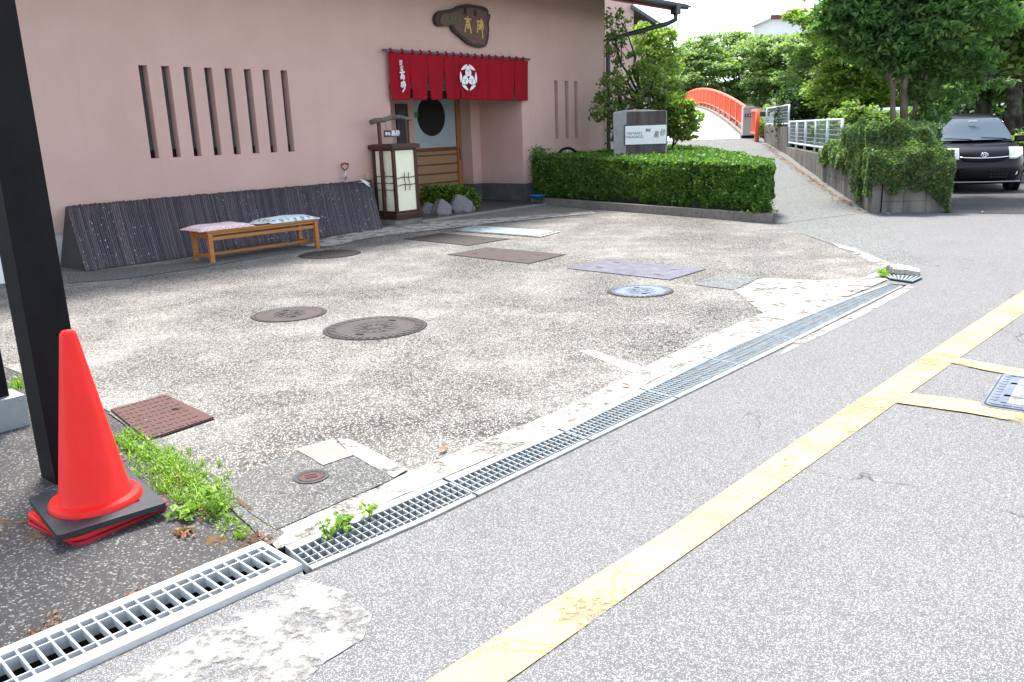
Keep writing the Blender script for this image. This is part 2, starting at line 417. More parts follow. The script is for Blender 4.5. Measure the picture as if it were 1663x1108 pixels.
def mat_bamboo():
    k = NT('charred_bamboo'); k.set(rough=.55, spec=.35)
    geo = k.t.nodes.new('ShaderNodeNewGeometry')
    c = k.ramp(geo.outputs['Random Per Island'], [(0, (.050, .046, .058)), (.7, (.085, .077, .092)), (1, (.125, .108, .115))])
    mp = k.t.nodes.new('ShaderNodeMapping'); mp.inputs['Scale'].default_value = (1, 1, .4); k.l(k.coord(), mp.inputs[0])
    f = k.noise(28, 3, .7, mp.outputs[0]); g = k.noise(1.3, 3)
    fl = k.math('MULTIPLY', k.ramp(f, [(.64, 0), (.67, 1)]), k.ramp(g, [(.47, 0), (.56, 1)]))
    k.base(k.mix(fl, c, (.55, .5, .45))); k.bump(k.noise(90, 2), .2, .003); return k.m
M['bamboo'] = mat_bamboo()
M['board_dark'] = simple('dark_board', (.045, .040, .045), .6, var=.2)
M['cloth_red'] = simple('crimson_cotton', (.29, .008, .017), .9, var=.1, scale=4, bump=.2, bscale=300, spec=.15)
M['white'] = simple('white_dye', (.82, .82, .84), .7, var=0)
M['gold'] = simple('gold_paint', (.62, .45, .10), .5, var=.1)
M['green_paint'] = simple('green_paint', (.06, .20, .07), .6, var=.1)
M['carved'] = mat_wood('carved_wood', (.105, .042, .022), .5, sc=(6, 6, 12), contrast=.5)
M['carved_dark'] = mat_wood('carved_wood_hollow', (.030, .016, .013), .6, sc=(6, 6, 12), contrast=.4)
M['pole'] = simple('slate_blue_pole', (.10, .10, .15), .4, .2, var=.1)
M['ink'] = simple('black_ink', (.012, .012, .015), .6, var=0)
M['blue_ink'] = simple('navy_lettering', (.07, .10, .16), .6, var=0)
M['acrylic'] = simple('white_sign_panel', (.80, .86, .86), .25, var=.02)
M['sign_frame'] = simple('dark_frame', (.04, .045, .045), .5, var=.1)
M['granite'] = mat_concrete('rough_granite', (.36, .37, .38), (.11, .10, .10), .5, 7)
def mat_stone_dark():
    k = NT('dark_weathered_stone'); k.set(rough=.7)
    a = k.noise(2.3, 6, .7); b = k.noise(14, 5)
    mp = k.t.nodes.new('ShaderNodeMapping'); mp.inputs['Scale'].default_value = (6, 6, .6); k.l(k.coord(), mp.inputs[0])
    s = k.noise(1, 4, .6, mp.outputs[0])
    c = k.mix(k.ramp(s, [(.4, 0), (.7, 1)]), (.045, .035, .035), (.12, .10, .10))
    k.base(k.mix(k.ramp(a, [(.6, 0), (.75, .6)]), c, (.28, .29, .29))); k.bump(b, .4, .01); return k.m
M['stone_dark'] = mat_stone_dark()
M['rock'] = mat_concrete('garden_rock', (.24, .235, .25), (.07, .06, .06), .6, 5)
M['blue_plastic'] = simple('blue_plastic', (.02, .16, .42), .35, var=0)
M['white_plastic'] = simple('white_plastic', (.74, .76, .74), .4, var=.04)
M['grey_case'] = simple('grey_metal_case', (.28, .32, .34), .4, .3, var=.12, scale=7)
def mat_cushion(name, a, b, sc):
    k = NT(name); k.set(rough=.95, spec=.1)
    v = k.t.nodes.new('ShaderNodeTexVoronoi'); v.feature = 'F1'; v.inputs['Scale'].default_value = sc; v.inputs['Randomness'].default_value = .15; k.l(k.coord(), v.inputs[0])
    r = k.ramp(v.outputs['Distance'], [(.24, 0), (.3, 1), (.4, 1), (.46, 0)])
    k.base(k.mix(k.math('MULTIPLY', r, .8), a, b)); k.bump(k.noise(30, 3), .2, .01); return k.m
M['cush_pink'] = mat_cushion('pink_patterned_cotton', (.78, .66, .64), (.72, .30, .32), 11)
M['cush_blue'] = mat_cushion('blue_patterned_cotton', (.66, .72, .73), (.14, .24, .34), 9)
def mat_yellow():
    k = NT('worn_yellow_paint'); k.set(rough=.7)
    a = k.noise(1.2, 5, .6); b = k.noise(40, 6, .75); c = k.noise(9, 8, .8)
    wear = k.ramp(k.math('ADD', k.math('MULTIPLY', a, .75), k.math('ADD', k.math('MULTIPLY', b, .42), k.math('MULTIPLY', c, .22))), [(.735, 0), (.775, 1)])
    wn_ = k.t.nodes.new('ShaderNodeTexNoise'); wn_.inputs['Scale'].default_value = 5; wn_.inputs['Detail'].default_value = 6; k.l(k.coord(), wn_.inputs['Vector'])
    vm = k.t.nodes.new('ShaderNodeVectorMath'); vm.operation = 'MULTIPLY_ADD'; vm.inputs[1].default_value = (.35, .35, .35); k.l(wn_.outputs['Color'], vm.inputs[0]); k.l(k.coord(), vm.inputs[2])
    mp = k.t.nodes.new('ShaderNodeMapping'); mp.inputs['Rotation'].default_value = (0, 0, R(-20)); mp.inputs['Scale'].default_value = (.9, 4.2, 1); k.l(vm.outputs[0], mp.inputs[0])
    cr = k.ramp(k.vor(1.3, 'DISTANCE_TO_EDGE', mp.outputs[0]), [(.008, 1), (.018, 0)])
    alpha = k.math('SUBTRACT', 1.0, k.math('MAXIMUM', k.math('MULTIPLY', wear, .8), k.math('MULTIPLY', cr, .5)))
    k.base(k.mix(k.ramp(k.noise(2, 5), [(.3, 0), (.7, 1)]), (.60, .395, .13), (.67, .475, .19)))
    k.l(alpha, k.b.inputs['Alpha']); k.bump(b, .3, .004); return k.m
M['yellow'] = mat_yellow()
# leaves
M['leaf_hedge'] = mat_leaf('hedge_leaf', (.045, .12, .02), (.11, .235, .035), (.26, .42, .075), .4, .5)
M['leaf_camellia'] = mat_leaf('broad_leaf', (.10, .165, .05), (.19, .28, .08), (.34, .43, .15), .6)
M['leaf_light'] = mat_leaf('light_leaf', (.17, .25, .06), (.27, .38, .09), (.42, .50, .16), .62)
M['leaf_far'] = mat_leaf('hazed_far_leaf', (.17, .25, .14), (.26, .36, .18), (.38, .46, .23), .62)  # greens lightened, putting the overexposed haze of distance into the leaf colour
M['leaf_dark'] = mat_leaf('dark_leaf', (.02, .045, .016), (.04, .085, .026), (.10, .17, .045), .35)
M['leaf_big'] = mat_leaf('compound_leaf', (.09, .18, .08), (.16, .30, .12), (.34, .48, .17), .62)
M['leaf_ivy'] = mat_leaf('ivy_leaf', (.085, .15, .06), (.15, .24, .095), (.28, .36, .16), .5)
M['leaf_azalea'] = mat_leaf('azalea_leaf', (.09, .16, .02), (.16, .27, .035), (.28, .40, .06), .35)
M['weed'] = mat_leaf('weed_leaf', (.14, .27, .025), (.24, .42, .045), (.38, .52, .10), .4)
M['yellow_leaf'] = mat_leaf('yellow_leaf', (.75, .45, .03), (.8, .55, .05), (.7, .25, .04), .3)
M['dry'] = mat_leaf('dry_plant', (.22, .07, .05), (.30, .14, .07), (.32, .24, .12), .2)
M['bark_dark'] = mat_bark('dark_bark', (.045, .036, .030))
M['bark_brown'] = mat_bark('brown_bark', (.16, .115, .085))
# car
M['carpaint'] = simple('black_car_paint', (.004, .005, .010), .28, 0, var=0, coat=.12, spec=.22)
M['carglass'] = simple('car_glass', (.05, .085, .12), .03, 0, var=0, spec=1.0)
M['chrome'] = simple('chrome', (.85, .86, .88), .12, 1, var=0)
M['lamp'] = simple('headlamp_lens', (.80, .84, .86), .08, .2, var=.05, coat=1)
M['tyre'] = simple('tyre', (.018, .018, .018), .85, var=.1)
M['trim'] = simple('black_trim', (.006, .006, .007), .6, var=0, spec=.15)
M['carblue'] = simple('pale_blue_car_paint', (.40, .62, .68), .2, 0, var=0, coat=1)
M['silver'] = simple('silver_plastic', (.5, .52, .53), .3, .5, var=0)
M['roof_tile'] = simple('grey_roof_tile', (.10, .11, .13), .5, var=.2, scale=3)
M['pale_wall'] = simple('pale_house_wall', (.72, .74, .74), .8, var=.05)
M['pink_wall'] = simple('pale_pink_wall', (.68, .47, .42), .9, var=.06, scale=1)
M['dark_red'] = simple('dark_red_fascia', (.14, .03, .035), .6, var=.1)

# ------------------------------------------------------------------ leaf engine
def leaf_mesh(name, P, size, mat, parent=None, elong=1.7, up=.35, droop=0.0, jitter=.35, yellow=None):
    N = len(P); P = np.asarray(P, dtype=np.float64)
    n = RNG.normal(size=(N, 3)); n[:, 2] = np.abs(n[:, 2]) + up * 2; n /= np.linalg.norm(n, axis=1)[:, None]
    a = RNG.normal(size=(N, 3)); a -= n * (a * n).sum(1)[:, None]; a[:, 2] -= droop; a /= np.linalg.norm(a, axis=1)[:, None]
    b = np.cross(n, a); b /= np.linalg.norm(b, axis=1)[:, None]
    s = size * (1 + jitter * RNG.uniform(-1, 1, N))[:, None]
    L = s * elong / 2; Wd = s / 2
    V = np.empty((N, 4, 3)); V[:, 0] = P - a * L; V[:, 1] = P + b * Wd + n * s * .12; V[:, 2] = P + a * L; V[:, 3] = P - b * Wd + n * s * .12
    me = bpy.data.meshes.new(name)
    me.vertices.add(N * 4); me.vertices.foreach_set('co', V.astype(np.float32).ravel())
    me.loops.add(N * 4); me.loops.foreach_set('vertex_index', np.arange(N * 4, dtype=np.int32))
    me.polygons.add(N); me.polygons.foreach_set('loop_start', np.arange(0, N * 4, 4, dtype=np.int32))
    me.polygons.foreach_set('loop_total', np.full(N, 4, dtype=np.int32))
    me.materials.append(mat)
    if yellow:
        me.materials.append(yellow[0]); mi = (yellow[1](P) > RNG.uniform(0, 1, N)).astype(np.int32); me.polygons.foreach_set('material_index', mi)
    me.update(calc_edges=True)
    o = bpy.data.objects.new(name, me); COL.objects.link(o)
    if parent is not None: o.parent = parent
    return o

def crown_points(ells, n, sub=26, spread=.22, shell=.55):
    vol = np.array([r[0] * r[1] * r[2] for c, r in ells]) ** .72; vol /= vol.sum(); out = []
    for (c, r), q in zip(ells, vol):
        k = max(20, int(n * q)); ns = max(5, int(sub * (.6 + 1.2 * RNG.uniform())))
        d = RNG.normal(size=(ns, 3)); d /= np.linalg.norm(d, axis=1)[:, None]
        rad = shell + (1 - shell) * RNG.uniform(0, 1, ns) ** .7
        sc = d * rad[:, None] * np.array(r) + np.array(c)
        wgt = RNG.uniform(.3, 1.6, ns); wgt /= wgt.sum()
        idx = RNG.choice(ns, k, p=wgt)
        p = sc[idx] + RNG.normal(size=(k, 3)) * np.array(r) * spread * np.array([1, 1, .6])
        out.append(p)
    return np.concatenate(out)

def limb(mb, a, b, r0, r1, wob=.12, n=5, sides=7):
    a = Vector(a); b = Vector(b); L = (b - a).length; pts = []
    for i in range(n + 1):
        t = i / n; p = a.lerp(b, t)
        if 0 < i < n: p += Vector((random.uniform(-1, 1), random.uniform(-1, 1), random.uniform(-1, 1) * .5)) * L * wob * .5
        pts.append(p)
    mb.tube(pts, [r0 + (r1 - r0) * (i / n) for i in range(n + 1)], sides)
    return pts

def tree(name, label, base, fork, ells, n, leaf, lm, bm, r=.16, group=None, elong=1.7, up=.35, droop=0, sub=26, spread=.22, cat='tree', extra=None, twigs=3, shell=.55, forks=None):
    base = Vector(base); t = thing(name, label, cat, base, 0, group)
    mb = MB(); fk = Vector(fork)
    limb(mb, base - Vector((0, 0, .1)), fk, r, r * .72, .05, 5, 9)
    heads = [fk] + [Vector(f) for f in (forks or [])]
    for c, rr in ells:
        h = min(heads, key=lambda q: (q - Vector(c)).length)
        pts = limb(mb, h, c, r * .42, r * .12, .14, 5, 6)
        for _ in range(twigs):
            d = Vector(RNG.normal(size=3)); d.normalize()
            e = Vector(c) + Vector((d.x * rr[0], d.y * rr[1], d.z * rr[2])) * .85
            limb(mb, pts[random.choice((3, 4, 5))], e, r * .12, r * .03, .2, 4, 4)
    if extra: extra(mb)
    mb.build('trunk', bm, t, world=True, smooth=True)
    P = crown_points(ells, n, sub, spread, shell) - np.array(base)
    leaf_mesh('crown', P, leaf, lm, t, elong, up, droop)
    return t

# ================================================================== GROUND
def gp(pts, z=0): return [tuple(G(x, y, z)[:2]) for x, y in pts]
def rough_edge(poly, step=.12, amp=.012, seed=1):
    step = min(step, .035)
    rr = random.Random(seed); out = []
    for i in range(len(poly)):
        a = Vector(poly[i]); b = Vector(poly[(i + 1) % len(poly)]); k = max(1, int((b - a).length / step))
        for j in range(k):
            p = a.lerp(b, j / k); d = (b - a).normalized(); e = min(1, j / 3, (k - j) / 3)
            q = Vector((p.x * 2.2, p.y * 2.2, seed * 3.7))
            h = noise.noise(q) * 1.6 + noise.noise(q * 5) * .8 + noise.noise(q * 17) * .5 + rr.uniform(-.15, .15)
            p += Vector((-d.y, d.x)) * amp * h * .75 * (.3 + .7 * e)
            out.append((p.x, p.y))
    return out
def struct(name, poly, z, mat, kind='structure', thick=0):
    mb = MB()
    if thick: mb.prism(poly, z - thick, z)
    else: mb.sheet(poly, z)
    return tag(mb.build(name, mat), kind=kind)

DR_UP = gp([(450, 896), (638, 815), (900, 704), (1184, 559), (1359, 490), (1446, 461)])
DR_LO = gp([(494, 934), (700, 845), (955, 720), (1267, 568), (1473, 463)])
NA, NB_, NC, ND = [Vector(p) for p in gp([(429, 889), (482, 928), (97, 1108), (0, 1065)])]
ndir = ((ND - NA).normalized() + (NC - NB_).normalized()).normalized()
nper = Vector((-ndir.y, ndir.x));  nper = nper if (NB_ - NA).dot(nper) > 0 else -nper
NW = .262; NL = 2.6
NB2 = NA + nper * NW; ND2 = NA + ndir * NL; NC2 = NB2 + ndir * NL
hole = [tuple(ND2), tuple(NA)] + DR_UP + DR_LO[::-1] + [tuple(NB2), tuple(NC2)]
big = [(-120, -60), (160, -60), (160, 260), (-120, 260)]
def sheet_hole(mb, outer, hl, z):
    A = [Vector((*p, 0)) for p in outer]; B = [Vector((*p, 0)) for p in hl]; allp = A + B
    tr = geometry.tessellate_polygon([A, B]); fs = []
    for t in tr:
        a, b, c = (allp[i] for i in t); fs.append(tuple(t) if (b - a).cross(c - a).z > 0 else tuple(t[::-1]))
    mb.add([(p.x, p.y, z) for p in allp], fs)
mb = MB(); sheet_hole(mb, big, hole, 0)
tag(mb.build('road', M['road']), kind='structure')
# channel under the gratings
mb = MB(); mb.sheet(hole, -.30)
n = len(hole)
for i in range(n):
    a, b = hole[i], hole[(i + 1) % n]
    mb.add([(*a, -.30), (*b, -.30), (*b, .0), (*a, .0)], [(0, 1, 2, 3), (3, 2, 1, 0)][:1])
tag(mb.build('drain_channel', M['mud']), kind='structure')

LOT = gp([(45, 612), (110, 634), (181, 672), (250, 722), (345, 795), (440, 885)]) + [tuple(NA), tuple(ND2), (-4.5, -1.5), (-9, -1.5), (-9, 5.6), (-6.5, 8.2)]
struct('side_lot', rough_edge(LOT, .15, .006, 3), .004, M['lot'])
wa, wb = WL(-16, 0), WL(-3.9, 0)
FORE = [tuple(WL(-15, -.2)[:2]), tuple(WL(-3.8, -.2)[:2]), tuple(WL(-3.8, .25)[:2]), tuple(WL(.1, .25)[:2])] + gp([(868, 334), (1050, 349), (1248, 365), (1262, 367), (1340, 395), (1432, 432), (1440, 438), (1427, 445)]) + DR_UP[::-1][1:] + gp([(440, 885), (345, 795), (250, 722), (181, 672), (110, 634), (45, 612)]) + [(-6.5, 8.2), (-9, 5.6), (-12, 7)]
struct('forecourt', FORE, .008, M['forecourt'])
STRIP = gp([(440, 885), (450, 866), (540, 826), (638, 783), (760, 729), (900, 674), (1020, 612), (1130, 559), (1221, 518), (1330, 480), (1427, 443), (1442, 456)]) + DR_UP[::-1][1:]
struct('kerb_strip', rough_edge(STRIP, .12, .016, 5), .012, M['kerb'])
struct('outer_kerb_strip', rough_edge(gp([(1290, 556), (1395, 506), (1474, 464), (1484, 468), (1420, 503), (1330, 548), (1262, 580)]), .12, .006, 6), .004, M['kerb'])
PATCH = gp([(345, 796), (480, 738), (560, 722), (660, 768), (640, 782), (540, 826), (450, 866)])
struct('cement_patch', rough_edge(PATCH, .1, .006, 8), .016, M['patch'])
struct('pale_cement_patch', rough_edge(gp([(478, 735), (540, 718), (575, 745), (525, 762)]), .08, .008, 9), .020, M['patch2'])
struct('cement_seam', rough_edge(gp([(545, 716), (575, 722), (662, 768), (640, 782), (575, 745)]), .08, .008, 10), .020, M['kerb'])
struct('cement_crack', rough_edge(gp([(352, 798), (360, 797), (456, 862), (450, 865)]), .05, .005, 12), .0205, M['moss'])
struct('cement_seam', rough_edge(gp([(940, 572), (962, 571), (1058, 603), (1040, 612)]), .1, .006, 13), .0105, M['kerb'])
struct('asphalt_patch', rough_edge(gp([(1128, 464), (1172, 446), (1236, 452), (1192, 473)]), .15, .015, 14), .014, M['ramp'])
struct('pale_cement_patch', rough_edge(gp([(1192, 474), (1238, 454), (1330, 458), (1400, 456), (1330, 484), (1240, 512)]), .15, .03, 15), .016, M['kerb'])
struct('rough_cement_edge', rough_edge(gp([(185, 1108), (300, 1045), (490, 942), (560, 960), (605, 1000), (590, 1040), (530, 1075), (480, 1120), (300, 1160)]), .04, .014, 16), .004, M['rough_conc'])
struct('dirt_strip', rough_edge(gp([(176, 673), (205, 672), (262, 716), (362, 790), (462, 868), (440, 889), (345, 800), (250, 728)]), .05, .012, 17), .0125, M['patch'])
for i, pl in enumerate([[(262, 850), (300, 855), (350, 870), (410, 880), (420, 890), (330, 888)], [(0, 835), (60, 845), (120, 868), (60, 885), (20, 890), (-20, 880)], [(150, 990), (430, 885), (424, 882), (300, 925)]]):
    struct('dirt_stain', rough_edge(gp(pl), .03, .012, 20 + i), .0065 + .001 * i, M['moss'])
# doorway apron
struct('apron', gp([(622, 372), (690, 345), (760, 340), (868, 331), (965, 344), (800, 362), (655, 375)]), .016, M['old_conc'])
struct('gutter_strip', rough_edge(gp([(495, 402), (540, 386), (622, 372), (700, 362), (800, 356), (962, 345), (968, 348), (800, 364), (700, 376), (600, 388), (540, 402)]), .2, .01, 18), .020, M['kerb'])
struct('wall_foot_strip', rough_edge(gp([(112, 446), (330, 424), (545, 388), (540, 400), (330, 436), (200, 455), (112, 462)]), .2, .01, 19), .014, M['patch'])

# yellow lines
YU = [(640, 1143), (700, 1104), (873, 993), (1076, 868), (1300, 713), (1519, 567), (1663, 472), (1800, 386)]
YL = [(770, 1146), (824, 1108), (1017, 971), (1145, 879), (1300, 767), (1469, 645), (1663, 509), (1820, 402)]
def line(name, pts, seed, z): return tag(MB().sheet(rough_edge(gp(pts), .08, .0022, seed), z).build(name, M['yellow']), kind='structure')
line('yellow_line', YU + YL[::-1], 31, .005)
line('yellow_line_branch', [(1541, 590), (1560, 584), (1663, 603), (1760, 622), (1760, 634), (1663, 614), (1600, 603)], 32, .009)
line('yellow_line_branch', [(1460, 645), (1475, 641), (1560, 650), (1663, 670), (1760, 690), (1760, 706), (1663, 689), (1570, 672), (1455, 656)], 33, .009)

# ramp: foot sheet and rising path
FOOT = gp([(1256, 366), (1340, 393), (1440, 430), (1492, 446), (1482, 415), (1462, 385), (1440, 366), (1400, 346), (1300, 350)])
struct('ramp_foot', FOOT, .006, M['ramp'])
struct('ramp_edge_kerb', rough_edge(gp([(1352, 396), (1385, 404), (1440, 427), (1490, 444), (1486, 449), (1432, 434), (1360, 402)]), .15, .01, 34), .012, M['kerb'])
BR0 = G(1213, 224.5, 1.0)                          # where the right parapet of the bridge starts
ramp_pts = [  # left x,y ; right x,y ; z
    (G(1262, 365), G(1408, 346), .010), (Vector((4.45, 15.5, 0)), Vector((6.50, 15.6, 0)), .06),
    (Vector((4.75, 18, 0)), Vector((7.05, 18.2, 0)), .17), (Vector((5.0, 21.5, 0)), Vector((7.77, 21.6, 0)), .34),
    (Vector((5.2, 25.5, 0)), Vector((8.66, 25.8, 0)), .56), (Vector((5.3, 29, 0)), Vector((9.22, 29.3, 0)), .78),
    (Vector((5.6, BR0.y - .3, 0)), Vector((BR0.x + .5, BR0.y - .3, 0)), 1.0)]
mb = MB(); nseg = 6; P = []
for a, b, z in ramp_pts: P.append([(a.lerp(b, j / nseg).x, a.lerp(b, j / nseg).y, z) for j in range(nseg + 1)])
mb.grid(P, flip=True)
for k in (0, -1):
    mb.grid([[(r[k][0], r[k][1], r[k][2]) for r in P], [(r[k][0], r[k][1], -.05) for r in P]], flip=(k == 0))
tag(mb.build('ramp', M['ramp'], smooth=False), kind='structure')

# river bank ground beyond (rough grass)
struct('grass_bank', [(9.2, 24), (60, 22), (90, 140), (-60, 140), (-40, 34), (4.8, 27)], .004, M['grass_ground'])
struct('parking_ground', gp([(1530, 346), (1663, 348), (2100, 360)]) + [(22, 15), (24, 23.5), (8.3, 23.5), (7.4, 14.2)], .006, M['lot'])

# ------------------------------------------------------------------ drain gratings
def near_grate(L0, L1):
    t = thing('drain_grating', 'new galvanised steel grating with long black slots on the side lot edge', 'drain grate', (*(NA + ndir * L0), 0), 0, None)
    X = Vector((*ndir, 0)); Y = Vector((*nper, 0)); Z = Vector((0, 0, 1))
    Mx = Matrix((X, Y, X.cross(Y))).transposed().to_4x4(); s = 1 if X.cross(Y).z > 0 else -1
    L = L1 - L0; fr = MB()
    def bx(mb, x0, x1, y0, y1, z0, z1): mb.box(((x0 + x1) / 2, (y0 + y1) / 2, s * (z0 + z1) / 2), (x1 - x0, y1 - y0, z1 - z0), Mx)
    bx(fr, 0, L, -.012, .030, -.02, .026); bx(fr, 0, L, NW - .040, NW + .012, -.03, .026); bx(fr, 0, .022, .030, NW - .040, -.03, .025); bx(fr, L - .022, L, .030, NW - .040, -.03, .025)
    fr.build('frame', M['galv_pale'], t, bevel=.002)
    b = MB(); k = int((L - .05) / .047)
    for i in range(k):
        x = .04 + i * .047; bx(b, x, x + .007, .030, NW - .040, -.006, .0225)
    b.build('cross_bars', M['bar'], t)
    r = MB()
    for y in (.066, NW - .078): bx(r, .022, L - .022, y, y + .005, -.02, .024)
    r.build('long_bars', M['galv_pale'], t)
    return t
near_grate(0, 2.55)

def poly_at(pl, t):
    d = [0]
    for i in range(len(pl) - 1): d.append(d[-1] + (Vector(pl[i + 1]) - Vector(pl[i])).length)
    s = t * d[-1]
    for i in range(len(pl) - 1):
        if s <= d[i + 1] + 1e-9: return Vector(pl[i]).lerp(Vector(pl[i + 1]), (s - d[i]) / (d[i + 1] - d[i]))
    return Vector(pl[-1])
CUTS = [0.004, .128, .25, .375, .5, .625, .75, .872, .985]
WHERE = ['weedy end beside the new grating', 'second panel from the weedy end', 'third panel from the weedy end', 'fourth panel, near the middle of the drain', 'fifth panel, just past the middle of the drain',
         'sixth panel, towards the hedge end', 'panel before last near the pale cement patch', 'last panel before the broken far corner']
for k in range(8):
    t0, t1 = CUTS[k] + .0012, CUTS[k + 1] - .0012
    a = poly_at(DR_UP, t0); t = thing('drain_grating', 'weathered small celled drain grating, ' + WHERE[k], 'drain grate', (a.x, a.y, 0), 0, 'grating panels of the long roadside drain')
    L = (poly_at(DR_UP, t1) - a).length
    nc = max(6, int(L / .034)); ht = .012
    def across(tt, v): return poly_at(DR_UP, tt).lerp(poly_at(DR_LO, tt), v)
    fr = MB()
    for v0, v1 in ((0.0, .22), (.87, 1.0)):
        seg = 5
        for i in range(seg):
            q = [across(t0 + (t1 - t0) * (i + e) / seg, v) for e, v in ((0, v0), (1, v0), (1, v1), (0, v1))]
            fr.prism([(p.x, p.y) for p in q], -.03, .010)
    fr.build('frame', M['bar_frame'], t, world=True)
    cb = MB()
    for i in range(nc + 1):
        tt = t0 + (t1 - t0) * i / nc; p, q = across(tt, .22), across(tt, .87); d = (across(tt, .9) - across(tt, .2)).normalized(); nn = Vector((-d.y, d.x)) * .0022
        cb.prism([tuple(p + nn), tuple(q + nn), tuple(q - nn), tuple(p - nn)], -.028, .012)
    cb.build('cross_bars', M['bar'], t, world=True)
    lb = MB()
    for v in (.245, .45, .65, .85):
        q = [across(t0, v - .007), across(t1, v - .007), across(t1, v + .007), across(t0, v + .007)]
        lb.prism([tuple(p) for p in q], -.012, .015)
    lb.build('long_bars', M['bar_frame'], t, world=True)
# small grating and hole at the far corner
t = thing('drain_grating', 'small dark square grating at the broken kerb corner at the end of the long drain', 'drain grate', G(1468, 455))
q = gp([(1436, 449), (1447, 456), (1480, 461), (1497, 453)]); mb = MB(); mb.prism(q, .004, .018); mb.build('frame', M['iron_dark'], t, world=True)
mb = MB()
for i in range(9):
    a = Vector(q[0]).lerp(Vector(q[3]), i / 8); b = Vector(q[1]).lerp(Vector(q[2]), i / 8); d = (b - a).normalized(); nn = Vector((-d.y, d.x)) * .008
    mb.prism([tuple(a + nn), tuple(b + nn), tuple(b - nn), tuple(a - nn)], .0185, .026)
mb.build('bars', M['galv'], t, world=True)
t = thing('drain_pit', 'broken dark pit with bits of grass in the kerb corner behind the small grating', 'drain pit', G(1435, 445))
mb = MB(); mb.prism(rough_edge(gp([(1424, 445), (1441, 434), (1462, 438), (1458, 445), (1437, 449)]), .08, .01, 41), .012, .0165); mb.build('opening', M['mud'], t, world=True)
mb = MB(); mb.prism(rough_edge(gp([(1444, 440), (1466, 438), (1492, 446), (1494, 451), (1470, 447), (1450, 446)]), .08, .012, 42), .004, .06); mb.build('broken_rim', M['kerb'], t, world=True, bevel=.006)
P = np.array([tuple(G(1430 + random.uniform(0, 10), 444 + random.uniform(-2, 3), .03)) for _ in range(40)]) - np.array(t.location)
leaf_mesh('grass_tuft', P, .03, M['weed'], t, 4, .1)

# ------------------------------------------------------------------ covers set in the ground
def round_cover(px, py, hw, label, mat, spokes=36, holes=((.55, 40), (.55, 220)), group=None, z=.008, inner=True):
    c = G(px, py); r = hw * (c - Vector((0, 0, EYE))).dot(c_f) / F_PX
    t = thing('manhole_cover', label, 'manhole cover', (c.x, c.y, z), R(35), group)
    mb = MB(); mb.lathe([(r, -.004), (r, .006), (r - .02, .006), (r - .022, .002), (r - .022, 0)], 64, close=False); mb.build('rim', M['iron_dark'], t, smooth=False)
    mb = MB(); mb.lathe([(r + .010, .0002), (r + .010, .0012), (r - .03, .0012)], 64, close=False); mb.build('joint', M['void'], t)
    mb = MB(); mb.lathe([(r - .026, -.004), (r - .026, .0065), (r - .032, .008), (r * .74, .008), (r * .73, .0055), (0.001, .0055)], 64, close=False)
    if spokes:
        for i in range(spokes):
            a = 2 * math.pi * i / spokes
            mb.box((r * .855, 0, .0095), (r * .15, r * .075, .004), Matrix.Rotation(a, 4, 'Z'))
    if inner:
        for i in range(12):
            a = 2 * math.pi * i / 12
            mb.box((r * .30, 0, .007), (r * .2, r * .05, .004), Matrix.Rotation(a, 4, 'Z'))
            mb.box((r * .20, r * .05, .007), (r * .09, r * .04, .004), Matrix.Rotation(a + .2, 4, 'Z'))
        mb.lathe([(r * .12, .0055), (r * .12, .009), (.001, .009)], 16, close=False)
        mb.lathe([(r * .46, .0055), (r * .46, .008), (r * .44, .008), (r * .44, .0055)], 40, close=False)
    mb.build('lid', mat, t)
    for q, a in holes:
        h = MB(); h.box((0, 0, 0), (r * .16, r * .06, .003)); o = h.build('lifting_hole', M['void'], t); o.location = (r * q * math.cos(R(a)), r * q * math.sin(R(a)), .0095); o.rotation_euler = (0, 0, R(a + 90))
    return t
round_cover(470, 512, 58, 'reddish brown round manhole cover left of the largest cover', M['iron'], 0, ((.5, 80), (.5, 260)), 'round covers in the forecourt')
round_cover(610, 534, 82, 'largest round manhole cover, grey brown with toothed rim, middle of forecourt', M['iron'], 40, ((.62, 30), (.62, 215)), 'round covers in the forecourt')
round_cover(1040, 474.5, 52, 'bluish grey round manhole cover with toothed rim below the polished plate', M['iron_blue'], 36, ((.5, 60), (.5, 240)), 'round covers in the forecourt')
round_cover(536, 414, 49, 'plain dark round cover just in front of the bench', M['iron_dark'], 0, ((.45, 200),), 'round covers in the forecourt', inner=False)
# small stop valve cover
c = G(506, 780); t = thing('valve_cover', 'small round water valve cover with embossed lettering set in the grey cement patch', 'valve cover', (c.x, c.y, .016))
mb = MB(); mb.lathe([(.082, -.004), (.082, .005), (.064, .005), (.062, .001)], 40, close=False); mb.build('rim', M['rubber'], t)
mb = MB(); mb.lathe([(.060, 0), (.060, .006), (.052, .006), (.050, .0035), (.001, .0035)], 40, close=False)
for s in (-1, 1): mb.box((0, s * .018, .005), (.05, .006, .003))
for i in range(5): mb.box((-.024 + i * .012, 0, .005), (.007, .016, .003))
mb.build('lid', M['plate_rust'], t); t.rotation_euler.z = R(20)

